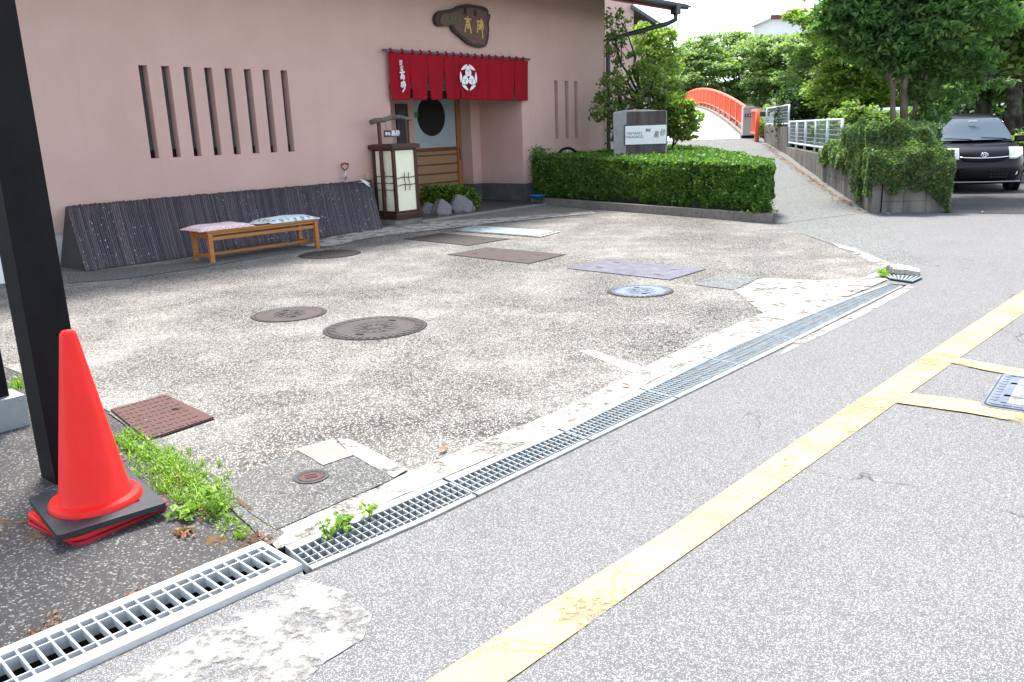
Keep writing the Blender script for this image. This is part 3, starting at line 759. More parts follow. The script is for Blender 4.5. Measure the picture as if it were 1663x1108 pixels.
def quad_plate(name, px, label, mat, z=.008, th=.008, slots=4, frame=None, group=None, cat='access cover', k_in=.2):
    q = [Vector(p) for p in gp(px)]; c = sum(q, Vector((0, 0))) / 4
    t = thing(name, label, cat, (c.x, c.y, z), 0, group)
    mb = MB()
    if frame:
        o = [c + (p - c) * 1.12 for p in q]; mb.prism([tuple(p - c) for p in o], -.003, .001); mb.build('surround', frame, t); mb = MB()
    MB().sheet([tuple((p - c) * 1.022) for p in q], .0022).build('joint', M['void'], t)
    mb.prism([tuple(p - c) for p in q], .003 if frame else -.003, th); mb.build('lid', mat, t, bevel=.001)
    lx = (q[2] - q[1]).normalized()
    for (u, v) in [(k_in, .3), (k_in, .75), (1 - k_in, .25), (1 - k_in, .7)][:slots]:
        p = q[0].lerp(q[3], u).lerp(q[1].lerp(q[2], u), v)
        h = MB(); h.box((0, 0, 0), (.085, .02, .002)); o = h.build('lifting_slot', M['void'], t); o.location = (p.x - c.x, p.y - c.y, th + .0012); o.rotation_euler.z = math.atan2(lx.y, lx.x)
    return t
GP = 'steel access covers in the forecourt'
quad_plate('access_cover', [(655.6, 389.4), (713.5, 380), (827.6, 389.4), (760.4, 400.4)], 'darkest brown rectangular steel cover, nearest the lantern', M['iron_dark'], group=GP)
quad_plate('access_cover', [(727.6, 415), (790, 403.5), (918, 415), (859, 430)], 'brown rectangular checker cover in the middle of the row of four', M['plate'], group=GP)
quad_plate('access_cover', [(923, 438), (987, 422), (1145, 439.4), (1087, 456.6)], 'polished purplish grey checker cover above the bluish manhole', M['plate_blue'], group=GP)
quad_plate('access_cover', [(746, 377), (774.5, 369), (901, 378.5), (871, 386)], 'pale blue grey steel cover in a pale surround before the doorway', M['plate_pale'], frame=M['kerb'], group=GP, z=.022)
t = quad_plate('access_cover', [(181, 670.5), (269, 646), (348, 683.5), (240, 720)], 'rusty red chequered square cover beside the cone', M['plate_rust'], slots=0, z=.016)
q = [Vector(p) for p in gp([(181, 670.5), (269, 646), (348, 683.5), (240, 720)])]; c0 = sum(q, Vector((0, 0))) / 4
mb = MB()
u = (q[1] - q[0]); v = (q[3] - q[0])
for i in range(9):
    for j in range(9):
        p = q[0] + u * ((i + .5) / 9) + v * ((j + .5) / 9) - c0; d = (u if (i + j) % 2 else v).normalized()
        mb.box((0, 0, 0), (.030, .010, .003), Matrix.Translation((p.x, p.y, .0095)) @ Matrix.Rotation(math.atan2(d.y, d.x), 4, 'Z'))
mb.build('tread_pattern', M['plate_rust'], t)
p = G(286, 671) - Vector((*c0, 0)); h = MB(); h.lathe([(.026, .0095), (.026, .011)], 20, Matrix.Translation((p.x, p.y, 0)) @ Matrix.Diagonal((1, .7, 1, 1))); h.build('lifting_hole', M['void'], t)

# square cover in the road
c = (Vector(gp([(1590, 660)])[0]) + Vector(gp([(1622, 611)])[0])) / 2
bdir = (Vector(gp([(1622, 611)])[0]) - Vector(gp([(1590, 660)])[0])); hh = bdir.length + .06; bdir.normalize(); adir = Vector((bdir.y, -bdir.x))
LQ = hh * .92; cc = c + adir * LQ / 2
t = thing('road_cover', 'large rounded square cover with blue grey studded border, framed by yellow lines', 'road cover', (cc.x, cc.y, .004), math.atan2(adir.y, adir.x))
def rrect(w_, h_, r_, n_=6):
    out = []
    for sx, sy, a0 in ((1, 1, 0), (-1, 1, 90), (-1, -1, 180), (1, -1, 270)):
        for i in range(n_ + 1):
            a = R(a0 + 90 * i / n_); out.append((sx * (w_ / 2 - r_) + r_ * math.cos(a), sy * (h_ / 2 - r_) + r_ * math.sin(a)))
    return out
MB().prism(rrect(LQ, hh, .06), -.003, .010).build('rim', M['iron_blue'], t, bevel=.002)
MB().prism(rrect(LQ - .035, hh - .035, .05), .0102, .0125).build('groove', M['iron_dark'], t)
mb = MB(); mb.prism(rrect(LQ - .05, hh - .05, .045), .0127, .015); mb.build('border_plate', M['iron_blue'], t)
mb = MB(); nn_ = 11
for i in range(nn_):
    f = -.5 + (i + .5) / nn_
    for sx, sy, ww, h2 in ((f * (hh - .1), None, 0, 0),):
        for s in (-1, 1):
            mb.lathe([(.019, .0145), (.017, .019), (.001, .020)], 12, Matrix.Translation((s * (LQ / 2 - .055), f * (hh - .1), 0)), close=False)
            mb.box((f * (LQ - .1), s * (hh / 2 - .055), .017), (.045, .018, .005))
mb.build('studs', M['iron_blue'], t)
MB().prism(rrect(LQ - .20, hh - .20, .02), .0152, .0172).build('centre_plate', M['kerb'], t)
mb = MB()
for s in (-1, 1):
    for y in (-.55, .55): mb.box((s * (LQ / 2 - .15), y * (hh / 2 - .1) * .9, .0185), (.13, .035, .002))
    mb.box((s * (LQ / 2 - .105), 0, .0185), (.03, hh - .2, .002))
mb.build('inlay', M['iron_blue'], t)
MB().lathe([(.035, .0174), (.035, .0195), (.001, .0195)], 20, close=False).build('keyhole', M['iron_dark'], t)

# ================================================================== THE INN
inn = thing('inn_building', 'low inn with pink stucco front wall, slit windows and a recessed doorway', 'building', WO, WROT)
# local axes: x along the wall, y into the building, z up
def gridwall(us, zs, filled, y0, y1, mb=None):
    mb = mb or MB(); nu, nz = len(us) - 1, len(zs) - 1
    F = [[filled((us[i] + us[i + 1]) / 2, (zs[j] + zs[j + 1]) / 2) for j in range(nz)] for i in range(nu)]
    ok = lambda i, j: 0 <= i < nu and 0 <= j < nz and F[i][j]
    for i in range(nu):
        for j in range(nz):
            if not F[i][j]: continue
            a, b, c, d = us[i], us[i + 1], zs[j], zs[j + 1]
            mb.add([(a, y0, c), (b, y0, c), (b, y0, d), (a, y0, d)], [(0, 1, 2, 3)])
            mb.add([(a, y1, c), (b, y1, c), (b, y1, d), (a, y1, d)], [(3, 2, 1, 0)])
            if not ok(i - 1, j): mb.add([(a, y0, c), (a, y1, c), (a, y1, d), (a, y0, d)], [(3, 2, 1, 0)])
            if not ok(i + 1, j): mb.add([(b, y0, c), (b, y1, c), (b, y1, d), (b, y0, d)], [(0, 1, 2, 3)])
            if not ok(i, j - 1): mb.add([(a, y0, c), (b, y0, c), (b, y1, c), (a, y1, c)], [(3, 2, 1, 0)])
            if not ok(i, j + 1): mb.add([(a, y0, d), (b, y0, d), (b, y1, d), (a, y1, d)], [(0, 1, 2, 3)])
    return mb
SLOTS = [(-8.365 + .3335 * i, -8.365 + .3335 * i + .125) for i in range(8)]
SM = [(1.175, 1.305), (1.57, 1.70), (1.93, 2.06)]
ZT, ZB = 2.645, 1.365; WT = .30; CU = 3.20
us = sorted({-17.0, -3.75, 0.0, CU} | {a for s in SLOTS + SM for a in s}); zs = [.44, ZB, 2.5, ZT, 4.75]
def fill(u, z):
    if any(a < u < b for a, b in SLOTS + SM) and ZB < z < ZT: return False
    if -3.75 < u < 0 and z < 2.5: return False
    return True
mb = gridwall(us, zs, fill, 0, WT)
mb.box((CU - WT / 2, (WT + 7) / 2, (.44 + 4.75) / 2), (WT, 7 - WT, 4.31))                # gable side
# recess: right cheek, return, inner cheek, back wall, ceiling, left cheek
mb.box((.10, (WT + 1.25) / 2 + .0, (.44 + 2.5) / 2), (.20, 1.25 - WT, 2.06))
mb.box((-.145 + .10, 1.25 + .20, (.44 + 2.5) / 2), (.49, .40, 2.06))
mb.box((-3.85, (WT + 1.7) / 2, (.44 + 2.5) / 2), (.20, 1.7 - WT, 2.06))
mb.box((-2.76, 1.6, (.1 + 2.5) / 2), (1.98, .20, 2.4))
mb.build('wall', M['stucco'], inn)
MB().box((-1.875, (WT + 1.9) / 2, 2.55), (4.1, 1.9 - WT, .09)).build('porch_ceiling', M['stucco'], inn)
# plinth
mb = MB(); mb.box(((-17 - 3.75) / 2, .16, .219), (13.25, .27, .438)); mb.build('plinth', M['plinth'], inn)
mb = MB(); TW = .42
def tiles(mb, a, b, fixed, axis, z0, z1, th):
    k = max(1, round(abs(b - a) / TW)); w_ = (b - a) / k
    for i in range(k):
        c = a + w_ * (i + .5)
        if axis == 'x': mb.box((c, fixed, (z0 + z1) / 2), (abs(w_) - .006, th, z1 - z0))
        else: mb.box((fixed, c, (z0 + z1) / 2), (th, abs(w_) - .006, z1 - z0))
tiles(mb, .0, CU, .02, 'x', .0, .437, .05); tiles(mb, 0.05, 1.25, -.004, 'y', .07, .437, .03); tiles(mb, -.02, -.29, 1.245, 'x', .07, .437, .03); tiles(mb, 1.27, 1.5, -.296, 'y', .07, .437, .03)
mb.build('slate_skirting', M['slate'], inn, bevel=.002)
MB().box((CU / 2, .18, .219), (CU, .25, .436)).build('slate_backing', M['slate'], inn)
MB().box((.10, .75, .22), (.18, .95, .43)).build('slate_backing', M['slate'], inn)
MB().box((-.04, 1.46, .22), (.47, .38, .43)).build('slate_backing', M['slate'], inn)
# porch floor
MB().box((-1.86, .45, .03), (3.72, 2.2, .06)).build('porch_floor', M['floor_tile'], inn)
mb = MB(); mb.box((-1.86, -.72, .025), (3.96, .12, .05)); mb.box((.065, -.13, .025), (.12, 1.06, .05)); mb.box((.03, .3, .05), (.05, .5, .08)); mb.build('porch_edge', M['patch2'], inn, bevel=.004)
# windows
for i, (a, b) in enumerate(SLOTS + SM):
    deep = .125 if i < 8 else .22
    wn = MB().box(((a + b) / 2, deep + .015, (ZT + ZB) / 2), (b - a - .004, .012, ZT - ZB - .004)).build('window', M['glass_dark'], inn)
    MB().box(((a + b) / 2, deep + .002, ZB + .06), (b - a - .004, .012, .11)).build('frame', M['trim'], wn)
# door
dr = MB().box((-1.20, 1.565, .68), (1.50, .03, 1.16)).build('door', M['panel_wood'], inn)
mb = MB()
for z in (.12, .33, .52, .72, .92, 1.12): mb.box((-1.19, 1.535, z), (1.40, .028, .025))
mb.build('slats', M['rail_wood'], dr)
MB().box((-1.19, 1.530, 1.245), (1.40, .04, .075)).build('rail', M['rail_wood'], dr)
MB().box((-.435, 1.53, 1.25), (.11, .06, 2.30)).build('stile', M['door_wood'], dr); MB().box((-1.86, 1.54, 1.25), (.09, .05, 2.30)).build('stile', M['door_wood'], dr)
MB().box((-1.15, 1.555, 1.86), (1.36, .012, 1.15)).build('frosted_pane', M['frost'], dr)
mb = MB(); mb.lathe([(.42, -.012), (.42, 0), (.001, 0)], 48, Matrix.Translation((-1.22, 1.546, 1.945)) @ Matrix.Rotation(R(90), 4, 'X'), close=False); mb.build('round_window', M['void'], dr)
MB().box((-1.15, 1.50, 2.40), (1.6, .10, .17)).build('slit_shade_bar', M['board_dark'], dr)  # dark bar added above the door so the curtain slits read shaded
MB().box((-1.70, 1.540, 1.98), (.16, .006, .12)).build('notice', M['green_paint'], dr)
MB().box((-.435, 1.497, 1.12), (.03, .006, .28)).build('pull_handle', M['ink'], dr)
MB().box((-.335, 1.60, 1.25), (.085, .04, 2.4)).build('door_gap', M['void'], dr)
pq = MB().box((-2.14, 1.475, 1.70), (.32, .045, 1.0)).build('framed_plaque', M['board_dark'], inn, bevel=.006)
text_part('lettering', '御\n宿', .15, M['patch'], pq, wall_text_M(-2.14, 1.45, 1.95), .001)
# roof and eaves
rf = MB()
EO = 1.25; z_in, z_out = 4.62, 4.22; UR = CU + 1.25
P1 = [(-18, -EO, z_out), (UR, -EO, z_out), (UR, 8, z_in + 2.6), (-18, 8, z_in + 2.6)]
rf.add([(-18, -EO, z_out + .02), (UR, -EO, z_out + .02), (UR, .6, z_in + .1), (-18, .6, z_in + .1), (-18, -EO, z_out + .16), (UR, -EO, z_out + .16), (UR, 6, z_in + 2.2), (-18, 6, z_in + 2.2)],
       [(3, 2, 1, 0), (4, 5, 6, 7), (0, 1, 5, 4), (1, 2, 6, 5), (3, 0, 4, 7), (2, 3, 7, 6)])
rf.build('roof', M['roof_tile'], inn)
MB().box(((UR - 18) / 2, -EO - .01, z_out + .07), (UR + 18, .03, .16)).build('fascia', M['dark_red'], inn)
gt = MB()
prof = [(-.06, .05), (-.055, -.02), (-.02, -.055), (.03, -.055), (.055, -.02), (.06, .05)]
for i in range(5):
    (a, b), (c_, d_) = prof[i], prof[i + 1]
    gt.add([(-18, -EO - .085 + a, z_out + .10 + b), (UR + .25, -EO - .085 + a, z_out + .10 + b), (UR + .25, -EO - .085 + c_, z_out + .10 + d_), (-18, -EO - .085 + c_, z_out + .10 + d_)], [(0, 1, 2, 3)])
gt.box((UR + .25, -EO - .085, z_out + .10), (.01, .12, .11)); gt.box((UR - .25, -EO - .085, z_out + .0), (.20, .16, .20)); gt.box((UR + .35, -EO - .02, z_out + .13), (.35, .12, .03))
gt.build('gutter', M['gutter'], inn, solid=.006)
mb = MB(); pu, pz = UR - .25, z_out - .1
mb.tube([(pu, -EO - .085, pz), (pu, -EO - .085, pz - .12), (pu - .12, -EO + .05, pz - .20), (CU + .06, -.06, 3.62), (CU + .05, -.05, 3.52), (CU + .05, -.05, .1)], .055, 10)
for z in (1.2, 2.4, 3.3): mb.box((CU + .03, -.02, z), (.12, .07, .03))
mb.build('downpipe', M['gutter'], inn, smooth=True, auto=50)

# lettering board over the door: traced outline, own thickness
OUT = [(703, 29), (708, 20), (716, 17), (734, 15), (744, 9), (757, 7), (770, 9), (786, 12), (791, 19), (790, 24), (794, 23), (793, 30), (791, 38), (792, 48), (791, 62), (788, 74), (783, 78), (774, 77), (762, 74), (753, 68), (745, 60), (738, 55), (733, 50), (730, 42), (727, 38), (720, 42), (711, 44), (705, 39)]
def WX(px, off=0.0): u, z = WP(px[0], px[1], off); return (u, z)
pts = [WX(p, .04) for p in OUT]
sm = []
for i in range(len(pts)):                      # Chaikin rounding
    a, b = Vector(pts[i]), Vector(pts[(i + 1) % len(pts)]); sm += [a.lerp(b, .25), a.lerp(b, .75)]
cx, cz = -1.7, 3.55
bd = thing('name_board', 'organic shaped carved wood board with gold lettering above the doorway curtain', 'sign board', WL(cx, .02, cz), WROT)
MX = Matrix(((1, 0, 0, 0), (0, 0, -1, 0), (0, 1, 0, 0), (0, 0, 0, 1)))      # xy outline -> xz, thickness to -y
mb = MB(); mb.prism([(p.x - cx, p.y - cz) for p in sm], 0, .07, MX); mb.build('board', M['carved_dark'], bd, bevel=.018)
mb = MB(); cen = Vector((-1.55, 3.55)); ins = [cen + (p - cen) * (.86 + .03 * math.sin(i * 1.3)) for i, p in enumerate(sm)]
mb.prism([(p.x - cx, p.y - cz) for p in ins], .0702, .078, MX); mb.build('carved_face', M['carved'], bd, bevel=.004)
def lat(px): u, z = WP(px[0], px[1], .1); return (u - cx, -.082, z - cz)
def strokes(mb, origin, sc, S, wd, y=0.0, sx=1.0):
    for st in S:
        pts_ = [(origin[0] + p[0] * sc * sx, origin[1] + y, origin[2] + p[1] * sc) for p in st]
        for a, b in zip(pts_, pts_[1:]):
            a, b = Vector(a), Vector(b); d = (b - a); L = d.length; ang = math.atan2(d.z, d.x)
            mb.box((0, 0, 0), (L + wd * .6, .006, wd), Matrix.Translation((a + b) / 2) @ Matrix.Rotation(-ang, 4, 'Y'))
GAO = [[(0, 1), (0, .82)], [(-.5, .8), (.5, .8)], [(-.18, .8), (-.2, .55), (.2, .55), (.18, .8)], [(-.2, .68), (.2, .68)], [(-.25, .42), (-.5, -.5)], [(-.25, .42), (.25, .42)], [(.25, .42), (.45, -.6)], [(-.12, .22), (-.12, -.1), (.12, -.1), (.12, .22), (-.12, .22)], [(0, .55), (0, .42)]]
SA = [[(-.5, .7), (-.1, .7)], [(-.35, .7), (-.5, -.45)], [(-.38, .3), (-.12, .3), (-.14, -.1), (-.4, -.1)], [(.02, .75), (.02, -.05)], [(.2, .95), (.2, .1)], [(.05, .4), (.4, .4)], [(.42, .75), (.45, -.1)], [(.32, .3), (.1, -.1), (.3, -.3), (.32, -1.0)]]
mb = MB(); o = lat((760, 44)); strokes(mb, o, .185, GAO, .024); o = lat((780, 46)); strokes(mb, o, .18, SA, .024); mb.build('gold_lettering', M['gold'], bd)
mb = MB(); o = lat((755.5, 21)); strokes(mb, o, .075, GAO, .018); o = lat((771.5, 22)); strokes(mb, o, .075, [[(-.4, .8), (.4, .8)], [(0, 1), (0, .8)], [(-.3, .5), (-.3, -.6)], [(-.1, .4), (.4, .4), (.4, -.6), (-.1, -.6), (-.1, .4)], [(-.1, -.1), (.4, -.1)]], .018); mb.build('carved_lettering', M['ink'], bd)
mb = MB()
for i, px in enumerate([(727, 32), (733, 30.5), (739, 31), (746, 33)]):
    o = lat(px); strokes(mb, o, .05, [[(-.3, .6), (-.4, -.7)], [(0, .8), (.1, -.6)], [(-.4, 0), (.5, .1)], [(.4, .6), (.4, -.5)]][:3 + i % 2], .012)
mb.build('green_lettering', M['green_paint'], bd)

# noren curtain
NU0, NU1, NZT, NZB = -3.80, .13, 3.015, 2.195
nr = thing('doorway_curtain', 'crimson split curtain with white crest and brush lettering hung over the doorway', 'curtain', WL(-1.83, .10, NZB), WROT)
NX, NZ0 = -1.83, NZB
rod = MB().tube([(-2.10, .0, 3.045 - NZ0 - .0), (2.03, .0, 3.045 - NZ0)], .022, 12).build('rod', M['pole'], nr, smooth=True)
mb = MB()
for u in (-3.6, -1.8, .02): mb.box((u - NX, .05, 3.045 - NZ0), (.03, .10, .03))
mb.build('rod_bracket', M['pole'], nr)
cuts = [-3.80, -3.30, -2.86, -2.42, -2.0, -1.60, -1.18, -.76, -.33, .13]
opens = [0, .0, 1, 1, 1, .0, .0, .35, .0, .5, 0]
for i in range(9):
    a, b = cuts[i], cuts[i + 1]; rows = []
    nz, nx = 26, 16
    for j in range(nz + 1):
        t = j / nz; z = NZT - (NZT - NZB) * t; row = []
        wl = .055 * max(0, (t - .42)) * [0, 1.7, 1.7, 1.7, .2, .2, .4, .2, .8, 0][i]; wr = .055 * max(0, (t - .42)) * [1.7, 1.7, 1.7, .2, .2, .4, .2, .8, 0, 0][i]
        for k in range(nx + 1):
            s = k / nx; u = a + wl + (b - a - wl - wr) * s
            y = .028 * t * math.sin(s * math.pi * 2 + i * 1.1) + .016 * t * math.sin(s * 9 + i * 2.3) + .012 * math.sin(u * 3.1 + 2 * t)
            row.append((u - NX, y - .012, z - NZ0 + .008 * math.sin(u * 2.3) * t))
        rows.append(row)
    mb = MB(); mb.grid(rows)
    for q in ((.12, .6)if i else (.05, .6)):
        u = a + (b - a) * q - NX + .03
        mb.tube([(u, -.012, NZT - NZ0 - .01), (u, -.03, NZT - NZ0 + .03), (u, 0, NZT - NZ0 + .058), (u, .028, NZT - NZ0 + .03), (u, .006, NZT - NZ0 - .01)], .022, 6)
    mb.build('curtain_panel', M['cloth_red'], nr, smooth=True, solid=.004)
TAKA = [[(0, 1.05), (.04, .75)], [(-.55, .62), (.5, .74)], [(-.08, .7), (-.16, .3), (.2, .38), (.08, .12)], [(-.35, .05), (.42, .1), (.36, -.38), (.12, -.42)], [(-.35, .05), (-.4, -.4)], [(-.08, -.12), (.14, -.1), (.1, -.3), (-.1, -.28), (-.08, -.12)]]
SAGO = [[(-.55, .65), (-.1, .75)], [(-.3, .7), (-.6, .0)], [(-.42, .3), (-.1, .36), (-.16, -.08), (-.42, -.06), (-.42, .3)], [(.12, .95), (.1, .2)], [(-.02, .6), (-.06, .35)], [(.3, .78), (.4, .52)], [(.5, .42), (.25, -.35), (-.3, -.9)]]
mb = MB(); strokes(mb, (-3.55 - NX, -.064, 2.60 - NZ0), .105, TAKA, .026, sx=.95); mb.build('brush_lettering', M['white'], nr)
mb = MB(); strokes(mb, (-3.54 - NX, -.064, 2.425 - NZ0), .10, SAGO, .026, sx=.95); mb.build('brush_lettering', M['white'], nr)
text_part('brush_lettering', '御', .105, M['white'], nr, wall_text_M(-3.57 - NX, -.058, 2.83 - NZ0), .001, shear=.15, offset=.0, sx=.8)
text_part('brush_lettering', '宿', .105, M['white'], nr, wall_text_M(-3.56 - NX, -.060, 2.735 - NZ0), .001, shear=.15, offset=.0, sx=.8)
# crest: three seed pods ringed by six leaves
cr = MB(); EC = Vector((-1.80 - NX, 2.625 - NZ0)); Rr = .245
def flat(mb, poly, y0=-.058, th=.004): mb.prism(poly, 0, th, Matrix.Translation((EC.x, y0, EC.y)) @ MX)
for k in range(3):
    a = R(90 + 120 * k); ca, sa = math.cos(a), math.sin(a)
    def rot(p): return (p[0] * ca - p[1] * sa, p[0] * sa + p[1] * ca)
    pod = []
    for i in range(28):
        th = 2 * math.pi * i / 28; r_ = 1 + .07 * math.cos(3 * th); pod.append(rot((.115 + .10 * r_ * math.cos(th), (.082 - .012 * math.cos(th)) * r_ * math.sin(th))))
    flat(cr, pod)
    for sgn in (-1, 1):
        lf = []
        for i in range(13):
            t = i / 12; an = R(6 + 50 * t) * sgn; rr = Rr; lf.append(rot((rr * math.cos(an), rr * math.sin(an))))
        for i in range(13):
            t = 1 - i / 12; an = R(6 + 50 * t) * sgn; rr = Rr - .065 * math.sin(math.pi * min(1, t * .9 + .06)) ; lf.append(rot((rr * math.cos(an), rr * math.sin(an))))
        flat(cr, lf if sgn > 0 else lf)
cr.build('crest', M['white'], nr)
cr = MB()
for k in range(3):
    a = R(90 + 120 * k); Rm = Matrix.Translation((EC.x, -.0635, EC.y)) @ Matrix.Rotation(-a, 4, 'Y')
    for j, (x, z, l, an) in enumerate([(.10, .0, .10, 10), (.13, .03, .05, 50), (.13, -.03, .05, -40), (.235, .016, .018, 90), (.235, -.016, .018, 90)]):
        cr.box((0, 0, 0), (l, .002, .006), Rm @ Matrix.Translation((x, 0, z)) @ Matrix.Rotation(R(-an), 4, 'Y'))
cr.build('crest_lines', M['ink'], nr)

# ------------------------------------------------------------------ things along the wall
# bamboo lean-to screen
UB0, UB1 = -9.84, -4.88
sc_ = thing('bamboo_screen', 'long leaning screen of dark charred bamboo canes along the foot of the wall', 'bamboo screen', WL(-7.36, .45), WROT)
mb = MB(); u = UB0; i = 0
while u < UB1:
    d = random.uniform(.024, .033); h = .79 + random.uniform(-.007, .007); du = -.02
    top_u = u + .28 * 0 + random.uniform(-.004, .004)
    pts_ = []; rs = []
    for k in range(11):
        t = k / 10; bow = .05 * math.sin(math.pi * t)
        pts_.append((u + 7.36 + t * (.19 + .28 * (u - UB0) / (UB1 - UB0)) + random.uniform(-.002, .002), -(.86 - (.86 - .12) * t - bow * .6) + .45, .012 + h * t + bow)); rs.append(d / 2 * (1.1 if random.random() < .12 else 1))
    mb.tube(pts_, rs, 6); u += d * .97; i += 1
mb.build('canes', M['bamboo'], sc_, smooth=True)
for uu in (UB0 + .01, UB1 - .0):
    mb = MB(); x = uu + 7.36; xt = x + (.19 if uu < -7 else .47); mb.add([(x, -.36, .01), (xt, .36, .79), (xt, .44, .79), (x, .44, .01), (x + .02, -.36, .01), (xt + .02, .36, .79), (xt + .02, .44, .79), (x + .02, .44, .01)], [(0, 1, 2, 3), (7, 6, 5, 4), (0, 4, 5, 1), (1, 5, 6, 2), (2, 6, 7, 3), (3, 7, 4, 0)])
    mb.build('end_board', M['board_dark'], sc_)
# shovel with D grip behind the screen
u, z = WP(560, 270, .1)
sh = thing('garden_shovel', 'shovel with brown D shaped grip standing behind the bamboo screen', 'shovel', WL(u, .10), WROT)
mb = MB(); g = z; mb.tube([(-.075, 0, g + .03), (0, -.005, g + .045), (.075, 0, g + .03)], .018, 8); mb.tube([(-.075, 0, g + .03), (-.07, 0, g - .02), (0, 0, g - .075)], .012, 8); mb.tube([(.075, 0, g + .03), (.07, 0, g - .02), (0, 0, g - .075)], .012, 8)
mb.build('grip', M['rail_wood'], sh, smooth=True)
mb = MB(); mb.tube([(0, 0, g - .07), (0, .0, g - .22)], .016, 8); mb.tube([(-.03, 0, g - .13), (-.03, 0, g - .22)], .012, 8); mb.tube([(0, 0, g - .22), (0, 0, .25)], .013, 8); mb.build('shaft', M['silver'], sh, smooth=True)
mb = MB(); mb.add([(-.10, 0, .30), (.10, 0, .30), (.11, .0, .10), (0, .0, .0), (-.11, .0, .10)], [(0, 1, 2, 3, 4)]); mb.build('blade', M['silver'], sh, solid=.006)
u, z = WP(590, 296, .17)
sh = thing('white_hose_clip', 'small forked white plastic clip hooked over the top of the bamboo screen', 'clip', WL(u, .20, z), WROT)
mb = MB(); mb.tube([(-.07, .02, .055), (-.02, -.02, .0), (.05, -.08, -.08)], [.008, .018, .016], 8); mb.tube([(-.03, .02, .05), (.02, -.02, 0), (.07, -.05, -.035)], [.006, .018, .014], 8); mb.tube([(-.13, -.0, .0), (-.06, -.02, .005), (-.02, -.02, 0)], .004, 6)
mb.build('fork', M['white_plastic'], sh, smooth=True)
u, z = WP(598, 284, .12)
sh = thing('garden_tap', 'small brass tap poking up over the end of the bamboo screen', 'tap', WL(u, .10, z - .1), WROT)
mb = MB(); mb.tube([(0, .08, 0), (0, 0, 0), (0, 0, .08)], .012, 8); mb.build('spout', M['gold'], sh, smooth=True); MB().lathe([(.001, .10), (.035, .10), (.035, .12), (.001, .12)], 12, close=False).build('knob', M['gold'], sh)

# bench
bp = [G(345, 430), G(310, 424), G(525, 403.5), G(488, 399)]
bc = sum(bp, Vector()) / 4; bx_ = ((bp[2] - bp[0]) + (bp[3] - bp[1])).normalized(); rz = math.atan2(bx_.y, bx_.x)
LB, WB = 1.70, .50
bn = thing('wooden_bench', 'honey coloured wooden bench standing before the bamboo screen', 'bench', bc, rz)
for sx in (-1, 1):
    for sy in (-1, 1): MB().box((sx * (LB / 2 - .03), sy * (WB / 2 - .03), .20), (.06, .06, .40)).build('leg', M['bench'], bn, bevel=.004)
mb = MB()
for i in range(7): mb.box((0, -WB / 2 + .03 + i * (WB - .06) / 6, .415), (LB + .03, .062, .026))
mb.build('seat', M['bench'], bn, bevel=.003)
mb = MB()
for s in (-1, 1):
    mb.box((0, s * (WB / 2 - .028), .385), (LB - .13, .026, .030)); mb.box((0, s * (WB / 2 - .028), .322), (LB - .13, .024, .045)); mb.box((s * (LB / 2 - .03), 0, .36), (.024, WB - .13, .07))
mb.build('apron', M['bench'], bn, bevel=.003)
mb = MB(); mb.box((0, 0, .10), (LB - .09, .05, .035))
for s in (-1, 1): mb.box((s * (LB / 2 - .03), 0, .10), (.035, WB - .12, .035))
mb.build('stretcher', M['bench'], bn, bevel=.003)
def cushion(x0, x1, label, mat, seed, dy=0):
    t = bn.matrix_basis
    cx_ = (x0 + x1) / 2; p = bc + Matrix.Rotation(rz, 3, 'Z') @ Vector((cx_, dy, .430))
    rr = random.Random(seed); hw, hd = (x1 - x0) / 2, WB / 2 + .01; top = []; N = 22
    def surf(sg):
        rows = []
        for i in range(N + 1):
            a = -1 + 2 * i / N; row = []
            for j in range(N + 1):
                b = -1 + 2 * j / N; e = max(0, (1 - a ** 4) * (1 - b ** 4)) ** .5
                pin = 1 + .06 * (a * a * b * b)
                hgt = (.052 if sg > 0 else .0) * e + .012 + (.006 * math.sin(a * 5 + seed) * math.cos(b * 4) if sg > 0 else 0) * e
                edge = .010 if sg > 0 else -.0
                row.append((a * hw * pin, b * hd * pin, hgt + (.0 if sg > 0 else -.010)))
            rows.append(row)
        return rows
    mb = MB(); A = surf(1); B = surf(-1); mb.grid(A, flip=True); mb.grid(B)
    for k in range(N):
        for X, Y in ((A[0][k], A[0][k + 1]), (A[N][k + 1], A[N][k]), (A[k + 1][0], A[k][0]), (A[k][N], A[k + 1][N])):
            mb.add([X, Y, (Y[0], Y[1], Y[2] - .01), (X[0], X[1], X[2] - .01)], [(0, 1, 2, 3)])
    o = mb.build('seat_cushion', mat, None, smooth=True); o.location = p; o.rotation_euler = (0, 0, rz); tag(o, label, 'cushion')
cushion(-.95, -.20, 'pink patterned seat cushion on the left end of the bench', M['cush_pink'], 1)
cushion(.10, .85, 'blue and white patterned seat cushion on the right end of the bench', M['cush_blue'], 4)
p = bc + Matrix.Rotation(rz, 3, 'Z') @ Vector((-.02, -.12, .430))
t = thing('ashtray_dish', 'small white dish between the two cushions on the bench', 'dish', p)
mb = MB(); mb.lathe([(.05, 0), (.13, .018), (.14, .026), (.132, .026), (.05, .010), (.001, .010)], 32); mb.build('dish', M['white_plastic'], t, smooth=True)

